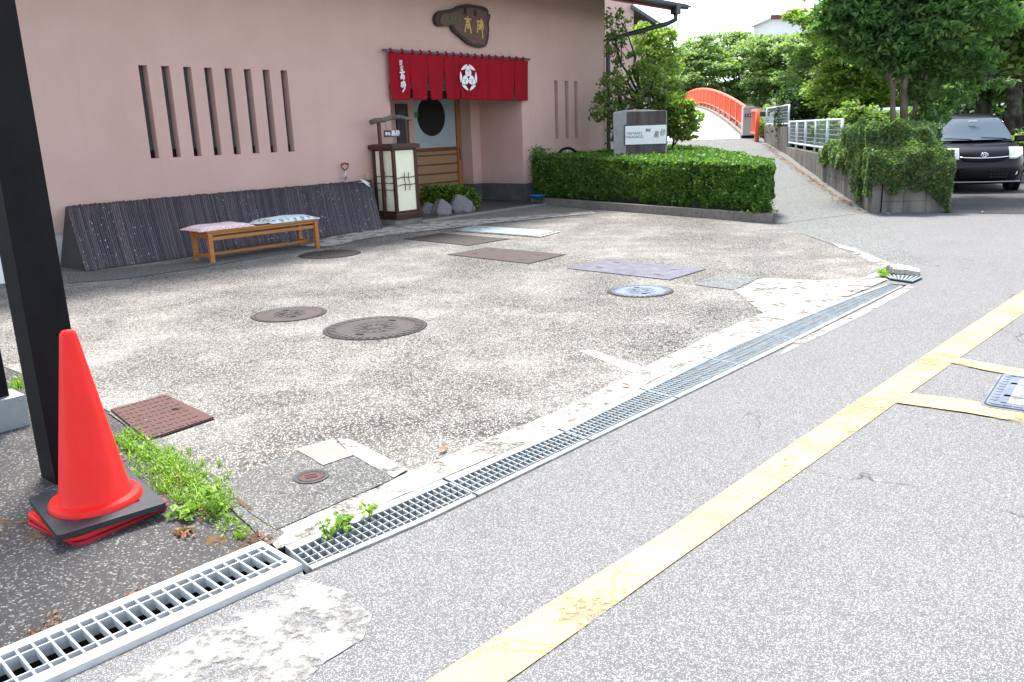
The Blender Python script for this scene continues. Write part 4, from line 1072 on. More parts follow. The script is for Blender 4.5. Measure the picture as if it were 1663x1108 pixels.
# standing lantern
lc = G(646, 367); LS = .56
lt = thing('standing_lantern', 'tall paper panelled lantern with dark red frame beside the doorway', 'lantern', lc + WD * .31 - WN * .31, WROT)
MB().box((0, .02, .05), (.66, .60, .10)).build('concrete_foot', M['patch2'], lt, bevel=.01)
mb = MB(); mb.box((0, 0, .155), (.66, .66, .11)); mb.build('base_board', M['lacquer'], lt, bevel=.012)
mb = MB(); mb.box((0, 0, 1.375), (.66, .66, .075)); mb.box((0, 0, 1.415), (.58, .58, .02)); mb.build('cap', M['lacquer'], lt, bevel=.006)
mb = MB(); hs = LS / 2 - .025
for sx in (-1, 1):
    for sy in (-1, 1): mb.box((sx * hs, sy * hs, .775), (.055, .055, 1.13))
for z in (.23, 1.325):
    for s in (-1, 1): mb.box((0, s * hs, z), (LS - .11, .035, .035)); mb.box((s * hs, 0, z), (.035, LS - .11, .035))
mb.build('frame', M['lacquer'], lt, bevel=.003)
for sx, sy in ((0, -1), (-1, 0), (1, 0), (0, 1)):
    MB().box((sx * (hs - .005), sy * (hs - .005), .775), (LS - .11 if sy else .008, LS - .11 if sx else .008, 1.06)).build('paper_panel', M['paper'], lt)
mb = MB(); yf = -hs - .012
for z in (.70, .83): mb.tube([(-.22, yf - .0, z - .012), (-.08, yf - .01, z + .012), (.08, yf, z + .0), (.22, yf, z + .01)], .0075, 6)
for x in (-.045, .06): mb.tube([(x, yf - .014, .60), (x + .012, yf - .02, .70), (x - .008, yf - .014, .82), (x, yf - .014, .92)], .0075, 6)
xf = -hs - .012
for z in (.62, .74, .86): mb.tube([(xf, -.22, z), (xf - .01, 0, z + .006), (xf, .22, z)], .0075, 6)
mb.tube([(xf - .014, -.02, .50), (xf - .02, -.01, .75), (xf - .014, -.02, .95)], .0075, 6)
mb.build('twig_lattice', M['twig'], lt)
mb = MB(); mb.box((-LS / 2 - .035, 0, .96), (.05, .05, 1.72)); mb.box((LS / 2 + .035, 0, .96), (.05, .05, 1.72)); mb.build('side_post', M['lacquer'], lt, bevel=.003)
mb = MB(); mb.tube([(-.50, -.02, 1.80), (-.38, 0, 1.83), (-.2, .01, 1.835), (-.02, 0, 1.875), (.18, -.01, 1.885), (.34, 0, 1.855), (.46, .01, 1.845)], [.045, .045, .040, .042, .040, .036, .03], 10); mb.build('log', M['log'], lt, smooth=True)
pl = MB().box((-.06, -.04, 1.60), (.36, .018, .115)).build('hanging_plate', M['board_dark'], lt)
mb = MB(); mb.tube([(-.18, -.04, 1.655), (-.18, -.02, 1.83)], .003, 5); mb.tube([(.06, -.04, 1.655), (.06, -.02, 1.86)], .003, 5); mb.build('cord', M['twig'], pl)
text_part('lettering', '高砂', .105, M['white'], pl, wall_text_M(.02, -.050, 1.60), .001, offset=.002)
text_part('lettering', '御宿', .062, M['white'], pl, wall_text_M(-.165, -.050, 1.595), .001, offset=.001)

# rocks and azalea in front of the door
def rock(label, px, py, w_, d_, h_, seed):
    c = G(px, py); rr = random.Random(seed); t = bmesh.new(); bmesh.ops.create_icosphere(t, subdivisions=4, radius=1)
    off = Vector((rr.uniform(0, 50), rr.uniform(0, 50), rr.uniform(0, 50)))
    for v in t.verts:
        n_ = v.co.normalized(); k = 1 + .30 * noise.noise(n_ * 1.4 + off) + .10 * noise.noise(n_ * 4 + off)
        co = n_ * k
        for ax in (Vector((.3, -.9, .3)), Vector((-.8, -.3, .5)), Vector((.6, .1, .8)), Vector((.1, .3, .95))):
            ax = (ax + Vector((rr.random() * .0, 0, 0))).normalized(); dd = co.dot(ax)
            if dd > .72: co -= ax * (dd - .72) * .8
        v.co = Vector((co.x * w_ / 2, co.y * d_ / 2, max(-.05, co.z * h_ * .62 + h_ * .42)))
    me = bpy.data.meshes.new('garden_rock'); t.to_mesh(me); t.free(); me.materials.append(M['rock']); me.polygons.foreach_set('use_smooth', [True] * len(me.polygons))
    try: me.set_sharp_from_angle(angle=R(24))
    except Exception: pass
    o = bpy.data.objects.new('garden_rock', me); COL.objects.link(o); o.location = (c.x, c.y, .0); o.rotation_euler.z = rr.uniform(-.3, .3); tag(o, label, 'rock', 'rocks edging the azalea by the door')
rock('small rounded grey rock against the foot of the lantern', 697, 352, .34, .34, .30, 3)
rock('middle brownish rock between two grey rocks under the azalea', 719, 353, .40, .38, .36, 5)
rock('largest pale grey angular rock at the right end under the azalea', 749, 349, .50, .42, .42, 8)
rock('tiny grey rock at the right side of the largest rock', 766, 347, .16, .2, .22, 9)
az = thing('azalea_bush', 'low bright green azalea bush behind the rocks by the door', 'bush', G(728, 346))
e = []
for px, py, r_ in [(700, 322, .28), (722, 320, .30), (744, 322, .30), (760, 324, .22)]:
    q = PD(px, py, G(px, 348).y + .25); e.append((tuple(q), (r_, r_, .24)))
leaf_mesh('foliage', crown_points(e, 9000, 60, .2, .6) - np.array(az.location), .034, M['leaf_azalea'], az, 1.6, .5)
mb = MB()
for c_, r_ in e:
    for _ in range(4): limb(mb, az.location + Vector((random.uniform(-.1, .1), random.uniform(0, .2), 0)), Vector(c_) + Vector((random.uniform(-.1, .1), random.uniform(-.1, .1), .0)), .012, .005)
mb.build('stems', M['bark_brown'], az, world=True)
# blue dish on the kerb corner, arched hoop behind the hedge
c = G(873, 323, .15); t = thing('blue_dish', 'bright blue plastic dish lying on the kerb at the left end of the hedge', 'dish', (c.x, c.y, .165))
mb = MB(); mb.lathe([(.10, -.02), (.17, .05), (.19, .055), (.185, .062), (.16, .055), (.09, -.005), (.001, -.005)], 32); mb.build('dish', M['blue_plastic'], t, smooth=True)
u, z = WP(924, 239, .5); c = WL(u, .45); t = thing('hose_reel', 'round black rimmed hose reel peeping over the hedge near the narrow slits', 'hose reel', c, WROT)
mb = MB(); mb.tube([(.42 * math.cos(a), 0, 1.28 - .42 + .30 * math.sin(a)) for a in [R(i * 10) for i in range(37)]], .03, 8, cap=False); mb.build('rim', M['trim'], t, smooth=True)
mb = MB()
for i in range(8):
    a = R(i * 45); mb.tube([(0, 0, .86), (.42 * math.cos(a), 0, .86 + .30 * math.sin(a))], .010, 5)
mb.box((0, 0, .40), (.08, .08, .85)); mb.build('spokes', M['silver'], t)

# ------------------------------------------------------------------ left foreground: posts, cone, white box
pc = G(92, 790); pr = math.atan2(*(lambda d: (d.y, d.x))(G(157, 785) - G(92, 790)))
pw = .172; pdp = .125
pw = pdp = .185
t = thing('black_post', 'square black steel post of a gateway standing behind the red cone', 'post', pc, WROT)
MB().box((pw / 2, pdp / 2, 2.25), (pw, pdp, 4.5)).build('column', M['blackpaint'], t, bevel=.006)
p2 = G(46, 691); t = thing('black_post', 'second black steel post cut by the left picture edge in a grey metal case', 'post', p2, WROT)
MB().box((-.19, .085, 2.25), (.27, .10, 4.5)).build('column', M['blackpaint'], t, bevel=.006)
cs = MB().box((-.20, .09, .095), (.42, .21, .19)).build('case', M['grey_case'], t, bevel=.006)
mb = MB()
for x in (-.02, -.36):
    for z in (.025, .165): mb.lathe([(.008, 0), (.006, .004), (.001, .005)], 10, Matrix.Translation((x, -.014, z)) @ Matrix.Rotation(R(90), 4, 'X'), close=False)
mb.build('screws', M['galv'], cs)
c = G(14, 462); wbx = thing('white_box', 'white plastic box with a round hole standing by the wall at the left edge', 'plastic box', c, WROT)
mb = MB(); mb.box((-.10, .17, .21), (.42, .30, .40), taper=.93); mb.build('box', M['white_plastic'], wbx, bevel=.012)
MB().box((-.31, .17, .20), (.012, .2, .3)).build('side_slot', M['silver'], wbx)
mb = MB(); mb.lathe([(.035, 0), (.035, .004), (.001, .004)], 20, Matrix.Translation((.02, .018, .16)) @ Matrix.Rotation(R(90), 4, 'X'), close=False); mb.lathe([(.009, 0), (.009, .004), (.001, .004)], 10, Matrix.Translation((-.16, .026, .33)) @ Matrix.Rotation(R(90), 4, 'X'), close=False); mb.build('round_hole', M['void'], wbx)

# traffic cone stack
cc = G(161, 838); 
def cone(z, rot, mat, label, body=True, bs=.40):
    t = thing('traffic_cone', label, 'traffic cone', (cc.x, cc.y, z), rot, 'stacked traffic cones')
    mb = MB(); mb.prism(rrect(bs, bs, .05), 0, .016); mb.prism(rrect(bs - .03, bs - .03, .045), .0162, .024); mb.build('base', mat, t, bevel=.006)
    mb = MB()
    if body: prof = [(.186, .020), (.185, .062), (.178, .074), (.152, .077), (.146, .079), (.141, .088), (.034, .775), (.030, .792), (.022, .802), (.001, .805)]
    else: prof = [(.150, .022), (.142, .030), (.136, .040), (.032, .60), (.001, .61)]
    mb.lathe(prof, 72, close=False); mb.build('body', mat, t, smooth=True, auto=40)
    return t
cone(0.0, R(56), M['cone_old'], 'lowest faded crimson cone of the stack, only its square base showing', False, .425)
cone(.025, R(50.5), M['cone'], 'upper bright red cone of the stack, standing tall beside the black post', True, .43)
t = thing('cone_weight', 'square black rubber weight with a round hole slipped over the red cone', 'cone weight', (cc.x, cc.y, .0495), R(40.8))
mb = MB(); outer = rrect(.425, .50, .02, 9); n_ = len(outer); inner = [(.197 * math.cos(math.atan2(y, x)), .197 * math.sin(math.atan2(y, x))) for x, y in outer]
z0, z1 = 0, .026
vs = [(x, y, z) for z in (z0, z1) for x, y in outer] + [(x, y, z) for z in (z0, z1) for x, y in inner]; fs = []
for i in range(n_):
    j = (i + 1) % n_; fs += [(i, j, j + n_, i + n_), (2 * n_ + j, 2 * n_ + i, 3 * n_ + i, 3 * n_ + j), (n_ + i, n_ + j, 3 * n_ + j, 3 * n_ + i), (j, i, 2 * n_ + i, 2 * n_ + j)]
mb.add(vs, fs); mb.build('ring_plate', M['rubber'], t, bevel=.004)

# ================================================================== HEDGE, SIGN STONE, GARDEN
def ztop(x, y): return 1.03 - .022 * max(0, 18.6 - y)
HA, HB = Vector((.62, 18.75)), Vector((4.12, 13.25))
HPOLY = [HA, HB, Vector((4.55, 14.2)), Vector((4.75, 18)), Vector((4.95, 24.5)), Vector((3.4, 24.5)), Vector((1.4, 21.0))]
kp = gp([(862, 332), (1248, 363)]); k0, k1 = Vector(kp[0]), Vector(kp[1]); kd = (k1 - k0).normalized(); kn = Vector((-kd.y, kd.x))
kn = kn if kn.y > 0 else -kn
t = thing('garden_kerb', 'weathered concrete kerb along the foot of the clipped hedge', 'kerb', (*((k0 + k1) / 2), 0))
mb = MB(); nk = 9
for i in range(nk):
    a = k0.lerp(k1, i / nk) + kd * .004; b = k0.lerp(k1, (i + 1) / nk) - kd * .004
    mb.prism([tuple(a), tuple(b), tuple(b + kn * .13), tuple(a + kn * .13)], 0, .15)
mb.build('kerb_stones', M['old_conc'], t, world=True, bevel=.008)
bed = [tuple(k0 + kn * .12), tuple(k1 + kn * .12), (4.5, 14.2), (4.8, 18), (5.1, 25), (3, 26), (.9, 21.5)]
tag(MB().prism(bed, 0, .13).build('planting_bed', M['soil']), kind='structure')
hedge = thing('clipped_hedge', 'long clipped evergreen hedge filling the bed between the inn and the ramp', 'hedge', (2.4, 16.5, .13))
def inside(p, poly):
    c = False; n_ = len(poly)
    for i in range(n_):
        a, b = poly[i], poly[(i + 1) % n_]
        if (a[1] > p[1]) != (b[1] > p[1]) and p[0] < (b[0] - a[0]) * (p[1] - a[1]) / (b[1] - a[1]) + a[0]: c = not c
    return c
P = []
hp = [tuple(v) for v in HPOLY]
edges = [(Vector(hp[i]), Vector(hp[(i + 1) % len(hp)])) for i in range(3)]
rr = random.Random(5)
def lump(x, y, z): return .05 * noise.noise(Vector((x * 2.2, y * 2.2, z * 2.2))) + .035 * noise.noise(Vector((x * 6, y * 6, z * 6)))
for (a, b), cnt in zip(edges, (52000, 9000, 9000)):
    d = (b - a).normalized(); nout = Vector((d.y, -d.x))
    for _ in range(cnt):
        s = rr.random(); q = a.lerp(b, s); z = .16 + (ztop(q.x, q.y) - .16) * rr.random() ** .9
        dep = -abs(rr.gauss(0, .055)) + lump(q.x, q.y, z) * 1.7 - .10 * max(0, (.34 - z) / .2) - .05 * max(0, (z - ztop(q.x, q.y) + .12) / .12)
        if noise.noise(Vector((q.x * 3.1, q.y * 3.1, z * 3.1 + 7))) < -.26 and rr.random() < .75: dep -= .14
        P.append((q.x + nout.x * dep, q.y + nout.y * dep, z))
cnt = 0
while cnt < 36000:
    x, y = rr.uniform(.5, 5), rr.uniform(13.1, 24.5)
    if rr.random() > min(1, (14.5 / y) ** 1.2): continue
    if inside((x, y), hp):
        P.append((x, y, ztop(x, y) - abs(rr.gauss(0, .035)) + lump(x, y, 0) * .9 + (.05 * rr.random() if rr.random() < .06 else 0))); cnt += 1
for _ in range(1600):                                  # loose sprigs at the left end
    x, y, z = .72 + rr.gauss(0, .10), 18.8 + rr.gauss(0, .25), .35 + .8 * rr.random() + abs(rr.gauss(0, .06)); P.append((x, y, z))
leaf_mesh('foliage', np.array(P) - np.array((2.4, 16.5, .13)), .038, M['leaf_hedge'], hedge, 1.5, .12)
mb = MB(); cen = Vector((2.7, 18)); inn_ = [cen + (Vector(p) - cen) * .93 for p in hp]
mb.prism([tuple(v) for v in inn_], .14, .80); core = mb.build('hedge_shade_core', simple('hedge_shade', (.012, .02, .008), .9, var=.5, scale=20), hedge, world=True)  # solid near-black core, its colour standing in for shade between the leaves
# fallen leaves near hedge foot
t = None

# stone sign
sg = thing('stone_sign', 'standing stone with white name panel rising out of the hedge', 'sign', (2.84, 17.75, .1), R(-13))
zt = 1.80
mb = MB(); prof_ = [(-.55, 0), (.53, 0), (.55, .6), (.53, 1.62), (.53, 1.76), (.1, 1.80), (-.3, 1.81), (-.55, 1.78), (-.56, 1.66), (-.54, .8)]
mb.prism([(p[0], p[1]) for p in prof_], -.21, .16, MX); blk = mb.build('stone_block', M['granite'], sg, bevel=.014)
MB().box((.13, -.168, 1.64), (.80, .03, .27)).build('polished_face', M['stone_dark'], sg, bevel=.012)
MB().box((.12, -.168, .90), (.80, .03, .42)).build('polished_face', M['stone_dark'], sg, bevel=.012)
mb = MB()
mb.box((.12, -.175, 1.305), (.88, .03, .42)); mb.build('panel_frame', M['sign_frame'], sg, bevel=.003)
pn = MB().box((.12, -.195, 1.30), (.84, .014, .375)).build('name_panel', M['acrylic'], sg)
text_part('lettering', 'ONYADO\nTAKASAGO', .072, M['blue_ink'], pn, wall_text_M(-.115, -.2035, 1.30), .0008, offset=.0012)
text_part('lettering', '高', .15, M['ink'], pn, wall_text_M(.33, -.2035, 1.29, -3), .0008, shear=.2, sx=.72, offset=.001)
text_part('lettering', '砂', .15, M['ink'], pn, wall_text_M(.46, -.2035, 1.325, -3), .0008, shear=.2, sx=.72, offset=.001)
text_part('lettering', '御宿', .062, M['ink'], pn, wall_text_M(.165, -.2035, 1.385, -3), .0008, shear=.2, sx=.85, offset=.001)

def ell(px, py, Y, rx, ry=None, rz_=None): ry = ry or rx; rz_ = rz_ or rx; return (tuple(PD(px, py, Y)), (rx, ry, rz_))
# sparse twisted garden tree beside the inn corner
def twist(mb):
    for a, b, r0, r1 in [((1040, 175, 19.6), (1003, 150, 19.4), .05, .03), ((1003, 150, 19.4), (1000, 128, 19.3), .03, .015), ((1052, 155, 19.8), (1085, 142, 19.6), .045, .03), ((1030, 152, 19.8), (1062, 157, 19.8), .055, .05), ((1010, 175, 19.4), (1000, 140, 19.3), .05, .03), ((1004, 110, 19.3), (995, 40, 19.0), .02, .006), ((1008, 110, 19.3), (1012, 30, 19.2), .02, .006), ((1000, 131, 19.3), (1022, 131, 19.3), .016, .01)]:
        limb(mb, PD(*a), PD(*b), r0, r1, .16, 5, 7)
gt_ = tree('garden_tree', 'sparse twisted garden tree with dark trunk between stone sign and inn corner', G(1035, 262, .1) if False else Vector((2.75, 19.7, .1)), PD(1042, 172, 19.7),
     [ell(985, 165, 19.2, .30, .4, .30), ell(1000, 130, 19.3, .30, .4, .22), ell(1020, 160, 19.5, .35, .5, .3), ell(1060, 128, 19.8, .45, .5, .35), ell(1075, 165, 19.6, .35, .5, .3), ell(1000, 80, 19.2, .20, .3, .35), ell(1012, 40, 19.2, .16, .2, .35), ell(992, 45, 19.0, .14, .2, .35), ell(972, 185, 19.0, .22, .3, .18), ell(1035, 100, 19.6, .3, .4, .3), ell(1005, 205, 19.4, .25, .3, .35), ell(1045, 185, 19.6, .5, .5, .2)],
     3800, .055, M['leaf_camellia'], M['bark_dark'], .09, None, 1.9, .2, .3, 22, .2, extra=twist)
tree('leafy_tree', 'bright yellow green bushy tree rising behind the twisted garden tree', (3.6, 22.5, 0), PD(1055, 140, 22.5),
     [ell(1056, 85, 22.5, .42, .6, .4), ell(1075, 60, 22.5, .32, .5, .35), ell(1045, 55, 22.7, .3, .5, .3), ell(1048, 120, 22.5, .45, .6, .35), ell(1080, 100, 22.5, .45, .5, .4), ell(1078, 130, 22.5, .45, .5, .35), ell(1095, 155, 22.3, .35, .4, .3)],
     6500, .055, M['leaf_light'], M['bark_brown'], .08, None, 1.8, .2, .2, 30, .2)
tree('garden_shrub', 'loose light green shrub standing right of the stone sign', (3.95, 19.5, .1), PD(1092, 230, 19.5) + Vector((0, 0, -.1)),
     [ell(1095, 200, 19.5, .32, .4, .3), ell(1115, 215, 19.3, .30, .3, .22), ell(1088, 170, 19.6, .32, .4, .3), ell(1110, 180, 19.5, .26, .3, .25), ell(1130, 190, 19.3, .2, .3, .16)],
     3200, .062, M['leaf_light'], M['bark_dark'], .035, None, 2.0, .1, .3, 24, .2, cat='shrub')

# wing of the inn behind
wg = thing('inn_wing', 'tall pale pink gable end seen behind the main wall and downpipe', 'building', WL(4.2, -7), WROT)
p = PD(1029, 60, 27.5); q = PD(960, 60, 30)
wv = Vector((p.x, p.y, 0)); 
mb = MB(); M2 = Matrix.Translation((wv.x, wv.y, 0)) @ Matrix.Rotation(R(8), 4, 'Z')
mb.box((-3.0, 3.0, 4.5), (6.0, 6.0, 9), M2); mb.build('wall', M['pink_wall'], wg, world=True)
mb = MB(); mb.box((.45, 1.2, 4.0), (.95, 2.4, .8), M2)
mb.build('side_bay', M['pink_wall'], wg, world=True)
mb = MB(); mb.add([(-.1, -.2, 5.15), (1.2, -.2, 4.35), (1.2, 2.6, 4.35), (-.1, 2.6, 5.15), (-.1, -.2, 5.25), (1.2, -.2, 4.47), (1.2, 2.6, 4.47), (-.1, 2.6, 5.25)], [(3, 2, 1, 0), (4, 5, 6, 7), (0, 1, 5, 4), (1, 2, 6, 5), (2, 3, 7, 6), (3, 0, 4, 7)], M2)
mb.build('lean_to_roof', M['roof_tile'], wg, world=True)

# ================================================================== RETAINING WALL, PLANTER, FENCE
W0, W1 = G(1414, 346), G(1525, 345); W0 = Vector((W0.x, W0.y, 0)); W1 = Vector((W1.x, W1.y, 0))
WB = Vector((8.76, 26.3, 0)); WC = Vector((9.50, 31.05, 0))
def seg_wall(mb, a, b, th, z0a, z0b, zt, side=1):
    d = (b - a).normalized(); n_ = Vector((d.y, -d.x, 0)) * th * side
    mb.add([(a.x, a.y, z0a), (b.x, b.y, z0b), (b.x, b.y, zt), (a.x, a.y, zt)] + [((v + n_).x, (v + n_).y, zz) for v, zz in ((a, z0a), (b, z0b), (b, zt), (a, zt))],
           [(0, 1, 2, 3), (7, 6, 5, 4), (3, 2, 6, 7), (1, 5, 6, 2), (4, 0, 3, 7), (0, 4, 5, 1)])
M['block'] = None
def mat_block():
    k = NT('concrete_block_wall'); k.set(rough=.9, spec=.2)
    a = k.noise(1.7, 7, .7); mp = k.t.nodes.new('ShaderNodeMapping'); mp.inputs['Scale'].default_value = (5, 5, .5); k.l(k.coord(), mp.inputs[0]); s = k.noise(1, 5, .6, mp.outputs[0]); g = k.noise(60, 4)
    c = k.mix(k.ramp(a, [(.3, 0), (.7, 1)]), (.12, .11, .10), (.25, .235, .21)); c = k.mix(k.ramp(s, [(.45, 0), (.7, .7)]), c, (.055, .05, .042)); c = k.mix(k.ramp(g, [(.6, 0), (.75, .5)]), c, (.38, .36, .33))
    k.base(c); k.bump(k.math('ADD', g, a), .4, .01); return k.m
M['block'] = mat_block()
rw = thing('retaining_wall', 'stained grey concrete retaining wall beside the ramp with a step in its top', 'wall', (W0.x, W0.y, 0))
mb = MB(); dl = (WB - W0)
nB = 22
for i in range(nB):                                   # courses of blocks, 4 mm joints
    a = W0 + dl * (i / nB); b = W0 + dl * ((i + 1) / nB); d = dl.normalized() * .002
    for z0, z1 in ((-.05, .38), (.384, .80)): seg_wall(mb, a + d, b - d, .15, z0, z0, z1)
dl2 = WC - WB
for i in range(6):
    a = WB + dl2 * (i / 6); b = WB + dl2 * ((i + 1) / 6); d = dl2.normalized() * .002; seg_wall(mb, a + d, b - d, .15, -.05, -.05, 1.42)
mb.build('side_face', M['block'], rw, world=True, bevel=.004)
mb = MB(); df = W1 - W0; fn = df.normalized() * .155
for a_, b_ in ((.16, .47), (.474, .80), (.804, 1.0)):
    for z0, z1 in ((-.02, .19), (.194, .50), (.504, .78)):
        seg_wall(mb, W0 + df * a_, W0 + df * b_, .12, z0, z0, z1, -1)
seg_wall(mb, W1, W1 + Vector((.9, 9, 0)), .12, -.02, -.02, .70, -1)
mb.build('front_face', M['block'], rw, world=True, bevel=.004)
mb = MB(); mb.prism([tuple((W0 + Vector((.12, .15, 0)))[:2]), tuple((W1 + Vector((-.1, .12, 0)))[:2]), (8.9, 22.5), (8.2, 22.5)], .5, .66); tag(mb.build('planter_soil', M['soil']), kind='structure')
MBx = MB(); MBx.prism([(W0.x + .02, W0.y - .10), (W1.x, W1.y - .10), (W1.x, W1.y), (W0.x + .02, W0.y)], 0, .02)

# fences on the wall
def mesh_fence(a, b, z0, z1, label, posts, seed):
    t = thing('mesh_fence', label, 'fence', (a.x, a.y, z0), 0, 'white mesh fences on the retaining wall')
    d = b - a; L = d.length; r = .022
    for i in range(posts):
        p_ = a + d * (i / (posts - 1)); MB().tube([(p_.x, p_.y, z0 - .12), (p_.x, p_.y, z1 + .03)], .03, 10).build('post', M['whitefence'], t, world=True, smooth=True)
    for z in (z0, z1): MB().tube([(a.x, a.y, z), (b.x, b.y, z)], .026, 10).build('rail', M['whitefence'], t, world=True, smooth=True)
    mb = MB(); n_ = int(L / .10)
    for i in range(1, n_): p_ = a + d * (i / n_); mb.tube([(p_.x, p_.y, z0), (p_.x, p_.y, z1)], .0022, 4)
    for j in range(1, 6): z = z0 + (z1 - z0) * j / 6; mb.tube([(a.x, a.y, z), (b.x, b.y, z)], .0045, 4)
    mb.build('wire_mesh', M['whitefence'], t, world=True); return t
fo = Vector((.06, 0, 0))
dd = (WB - W0)
mesh_fence(WB + fo, W0 + dd * .28 + fo, .94, 1.56, 'lower white mesh fence running towards the ivy', 6, 1)
mesh_fence(WC + fo, WB + fo + Vector((0, .1, 0)), 1.50, 2.06, 'upper white mesh fence nearest the red bridge post', 3, 2)

# ================================================================== BRIDGE
BD = Vector((3.4, 26, 0)).normalized(); BNl = Vector((-BD.y, BD.x, 0))
br = thing('arched_bridge', 'arched footbridge with vermilion railings rising beyond the ramp', 'bridge', BR0, 0)
LBR = 56.0; SC_ = 27.0
def bz(s): return 1.0 + 1.72 * (1 - ((s - SC_) / SC_) ** 2) if s < 2 * SC_ else 1.0
def bpnt(s, off=0, dz=0): p_ = BR0 + BD * s + BNl * off; return Vector((p_.x, p_.y, bz(s) + dz))
BW = 4.3; NS = 44
mb = MB(); rows = []; rows2 = []
for i in range(NS + 1):
    s = i / NS * 2 * SC_; rows.append([bpnt(s, .12 if j == 0 else BW * j / 4) for j in range(5)]); rows2.append([bpnt(s, BW * j / 4, -.35) for j in range(5)])
mb.grid(rows); mb.grid(rows2, flip=True); mb.build('deck', M['deck'], br, world=True)
for off, nm in ((0, 1), (BW, 2)):
    mb = MB()
    for i in range(NS):
        a, b = bpnt(i / NS * 2 * SC_, off), bpnt((i + 1) / NS * 2 * SC_, off); n_ = BNl * .14
        mb.add([a - n_ + Vector((0, 0, -.5)), b - n_ + Vector((0, 0, -.5)), b - n_ + Vector((0, 0, .12)), a - n_ + Vector((0, 0, .12)), a + n_ + Vector((0, 0, -.5)), b + n_ + Vector((0, 0, -.5)), b + n_ + Vector((0, 0, .12)), a + n_ + Vector((0, 0, .12))], [(0, 1, 2, 3), (7, 6, 5, 4), (3, 2, 6, 7)])
    mb.build('edge_beam', M['old_conc'], br, world=True)
    rl = bpy.data.objects.new('railing', None); COL.objects.link(rl); rl.parent = br; 
    def rb(mb, name, mat=M['orange']):
        o = mb.build(name, mat, None); Mi = base_inv(br); o.data.transform(Mi); o.parent = rl; return o
    mb = MB(); mb.tube([bpnt(.5 + (2 * SC_ - 1) * i / 50, off, 1.12) for i in range(51)], .055, 8); rb(mb, 'top_rail')
    mb = MB(); mb.tube([bpnt(.5 + (2 * SC_ - 1) * i / 50, off, .34) for i in range(51)], .035, 6); rb(mb, 'bottom_rail')
    mb = MB(); k = int(2 * SC_ / .13)
    for i in range(k):
        s = .6 + (2 * SC_ - 1.2) * i / k; p_ = bpnt(s, off); mb.box((p_.x, p_.y, p_.z + .73), (.022, .022, .78))
    rb(mb, 'balusters')
    for i in range(27):
        s = 1.0 + (2 * SC_ - 2) * i / 26; p_ = bpnt(s, off); mb = MB(); mb.box((p_.x, p_.y, p_.z + .6), (.10, .10, 1.02)); rb(mb, 'rail_post')
pl_c = BR0 + BD * -.1
def pillar(off):
    c_ = BR0 + BNl * off - BD * .05; Mx = Matrix.Translation((c_.x, c_.y, 1.0)) @ Matrix.Rotation(math.atan2(BD.y, BD.x), 4, 'Z')
    pb = MB(); pb.box((0, 0, .62), (.45, .42, 1.12), Mx); o = pb.build('end_pillar', M['deck'], br, world=True, bevel=.02)
    pb = MB(); pb.box((0, 0, .03), (.50, .46, .16), Mx); b_ = pb.build('foot', M['trim'], o); b_.data.transform(base_inv(br))
    if off == 0:
        pb = MB(); pb.box((-.232, 0, .86), (.02, .30, .13), Mx); b_ = pb.build('name_plate', M['sign_frame'], o); b_.data.transform(base_inv(br))
        pb = MB()
        for y, w_ in ((-.09, .05), (-.02, .05), (.08, .05)):
            for z in (.83, .86, .89): pb.box((-.2435, y, z), (.003, w_, .010), Mx)
            pb.box((-.2435, y, .86), (.003, .010, .08), Mx)
        b_ = pb.build('plate_lettering', M['white'], o); b_.data.transform(base_inv(br))
pillar(0); pillar(BW)
pa, pb_ = G(1229, 231, .88), G(1218, 224, .93)
t = thing('railing_end_panel', 'short vermilion railing panel with round post right of the white bridge pillar', 'railing', pa)
MB().tube([(pa.x, pa.y, .8), (pa.x, pa.y, 2.05)], .075, 12).build('post', M['orange'], t, world=True, smooth=True)
mb = MB(); pe = pa + Vector((.10, 1.1, 0)); 
for z in (1.18, 1.98): mb.tube([(pa.x, pa.y, z), (pe.x, pe.y, z + .03)], .045, 8)
mb.build('rails', M['orange'], t, world=True)
mb = MB()
for i in range(10): p_ = pa.lerp(pe, (i + .5) / 10); mb.box((p_.x, p_.y, 1.58), (.03, .03, .8))
mb.build('balusters', M['orange'], t, world=True)

# ================================================================== TREES
GB = 'spreading trees beyond the bridge'
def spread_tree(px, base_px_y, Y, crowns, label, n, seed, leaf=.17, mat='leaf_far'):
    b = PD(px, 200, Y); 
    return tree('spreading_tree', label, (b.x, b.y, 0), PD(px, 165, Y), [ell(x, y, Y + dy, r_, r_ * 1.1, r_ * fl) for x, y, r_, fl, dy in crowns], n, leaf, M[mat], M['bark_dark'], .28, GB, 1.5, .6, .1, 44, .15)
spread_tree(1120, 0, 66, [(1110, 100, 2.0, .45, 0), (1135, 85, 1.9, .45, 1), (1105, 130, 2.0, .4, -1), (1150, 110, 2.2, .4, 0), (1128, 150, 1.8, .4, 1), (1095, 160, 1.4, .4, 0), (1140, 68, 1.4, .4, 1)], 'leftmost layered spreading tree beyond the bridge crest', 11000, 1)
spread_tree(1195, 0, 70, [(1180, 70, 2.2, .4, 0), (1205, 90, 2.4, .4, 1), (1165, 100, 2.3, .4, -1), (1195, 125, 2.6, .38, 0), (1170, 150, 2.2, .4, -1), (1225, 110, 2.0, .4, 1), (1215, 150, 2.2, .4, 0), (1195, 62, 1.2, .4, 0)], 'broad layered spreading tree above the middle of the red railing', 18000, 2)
spread_tree(1262, 0, 64, [(1240, 75, 2.1, .4, 0), (1262, 100, 2.2, .4, 1), (1235, 135, 2.0, .38, 0), (1275, 130, 2.1, .4, -1), (1250, 165, 1.5, .4, 0), (1285, 95, 1.7, .4, 1), (1290, 160, 1.6, .4, 1)], 'layered spreading tree above the white bridge pillar', 15000, 3)
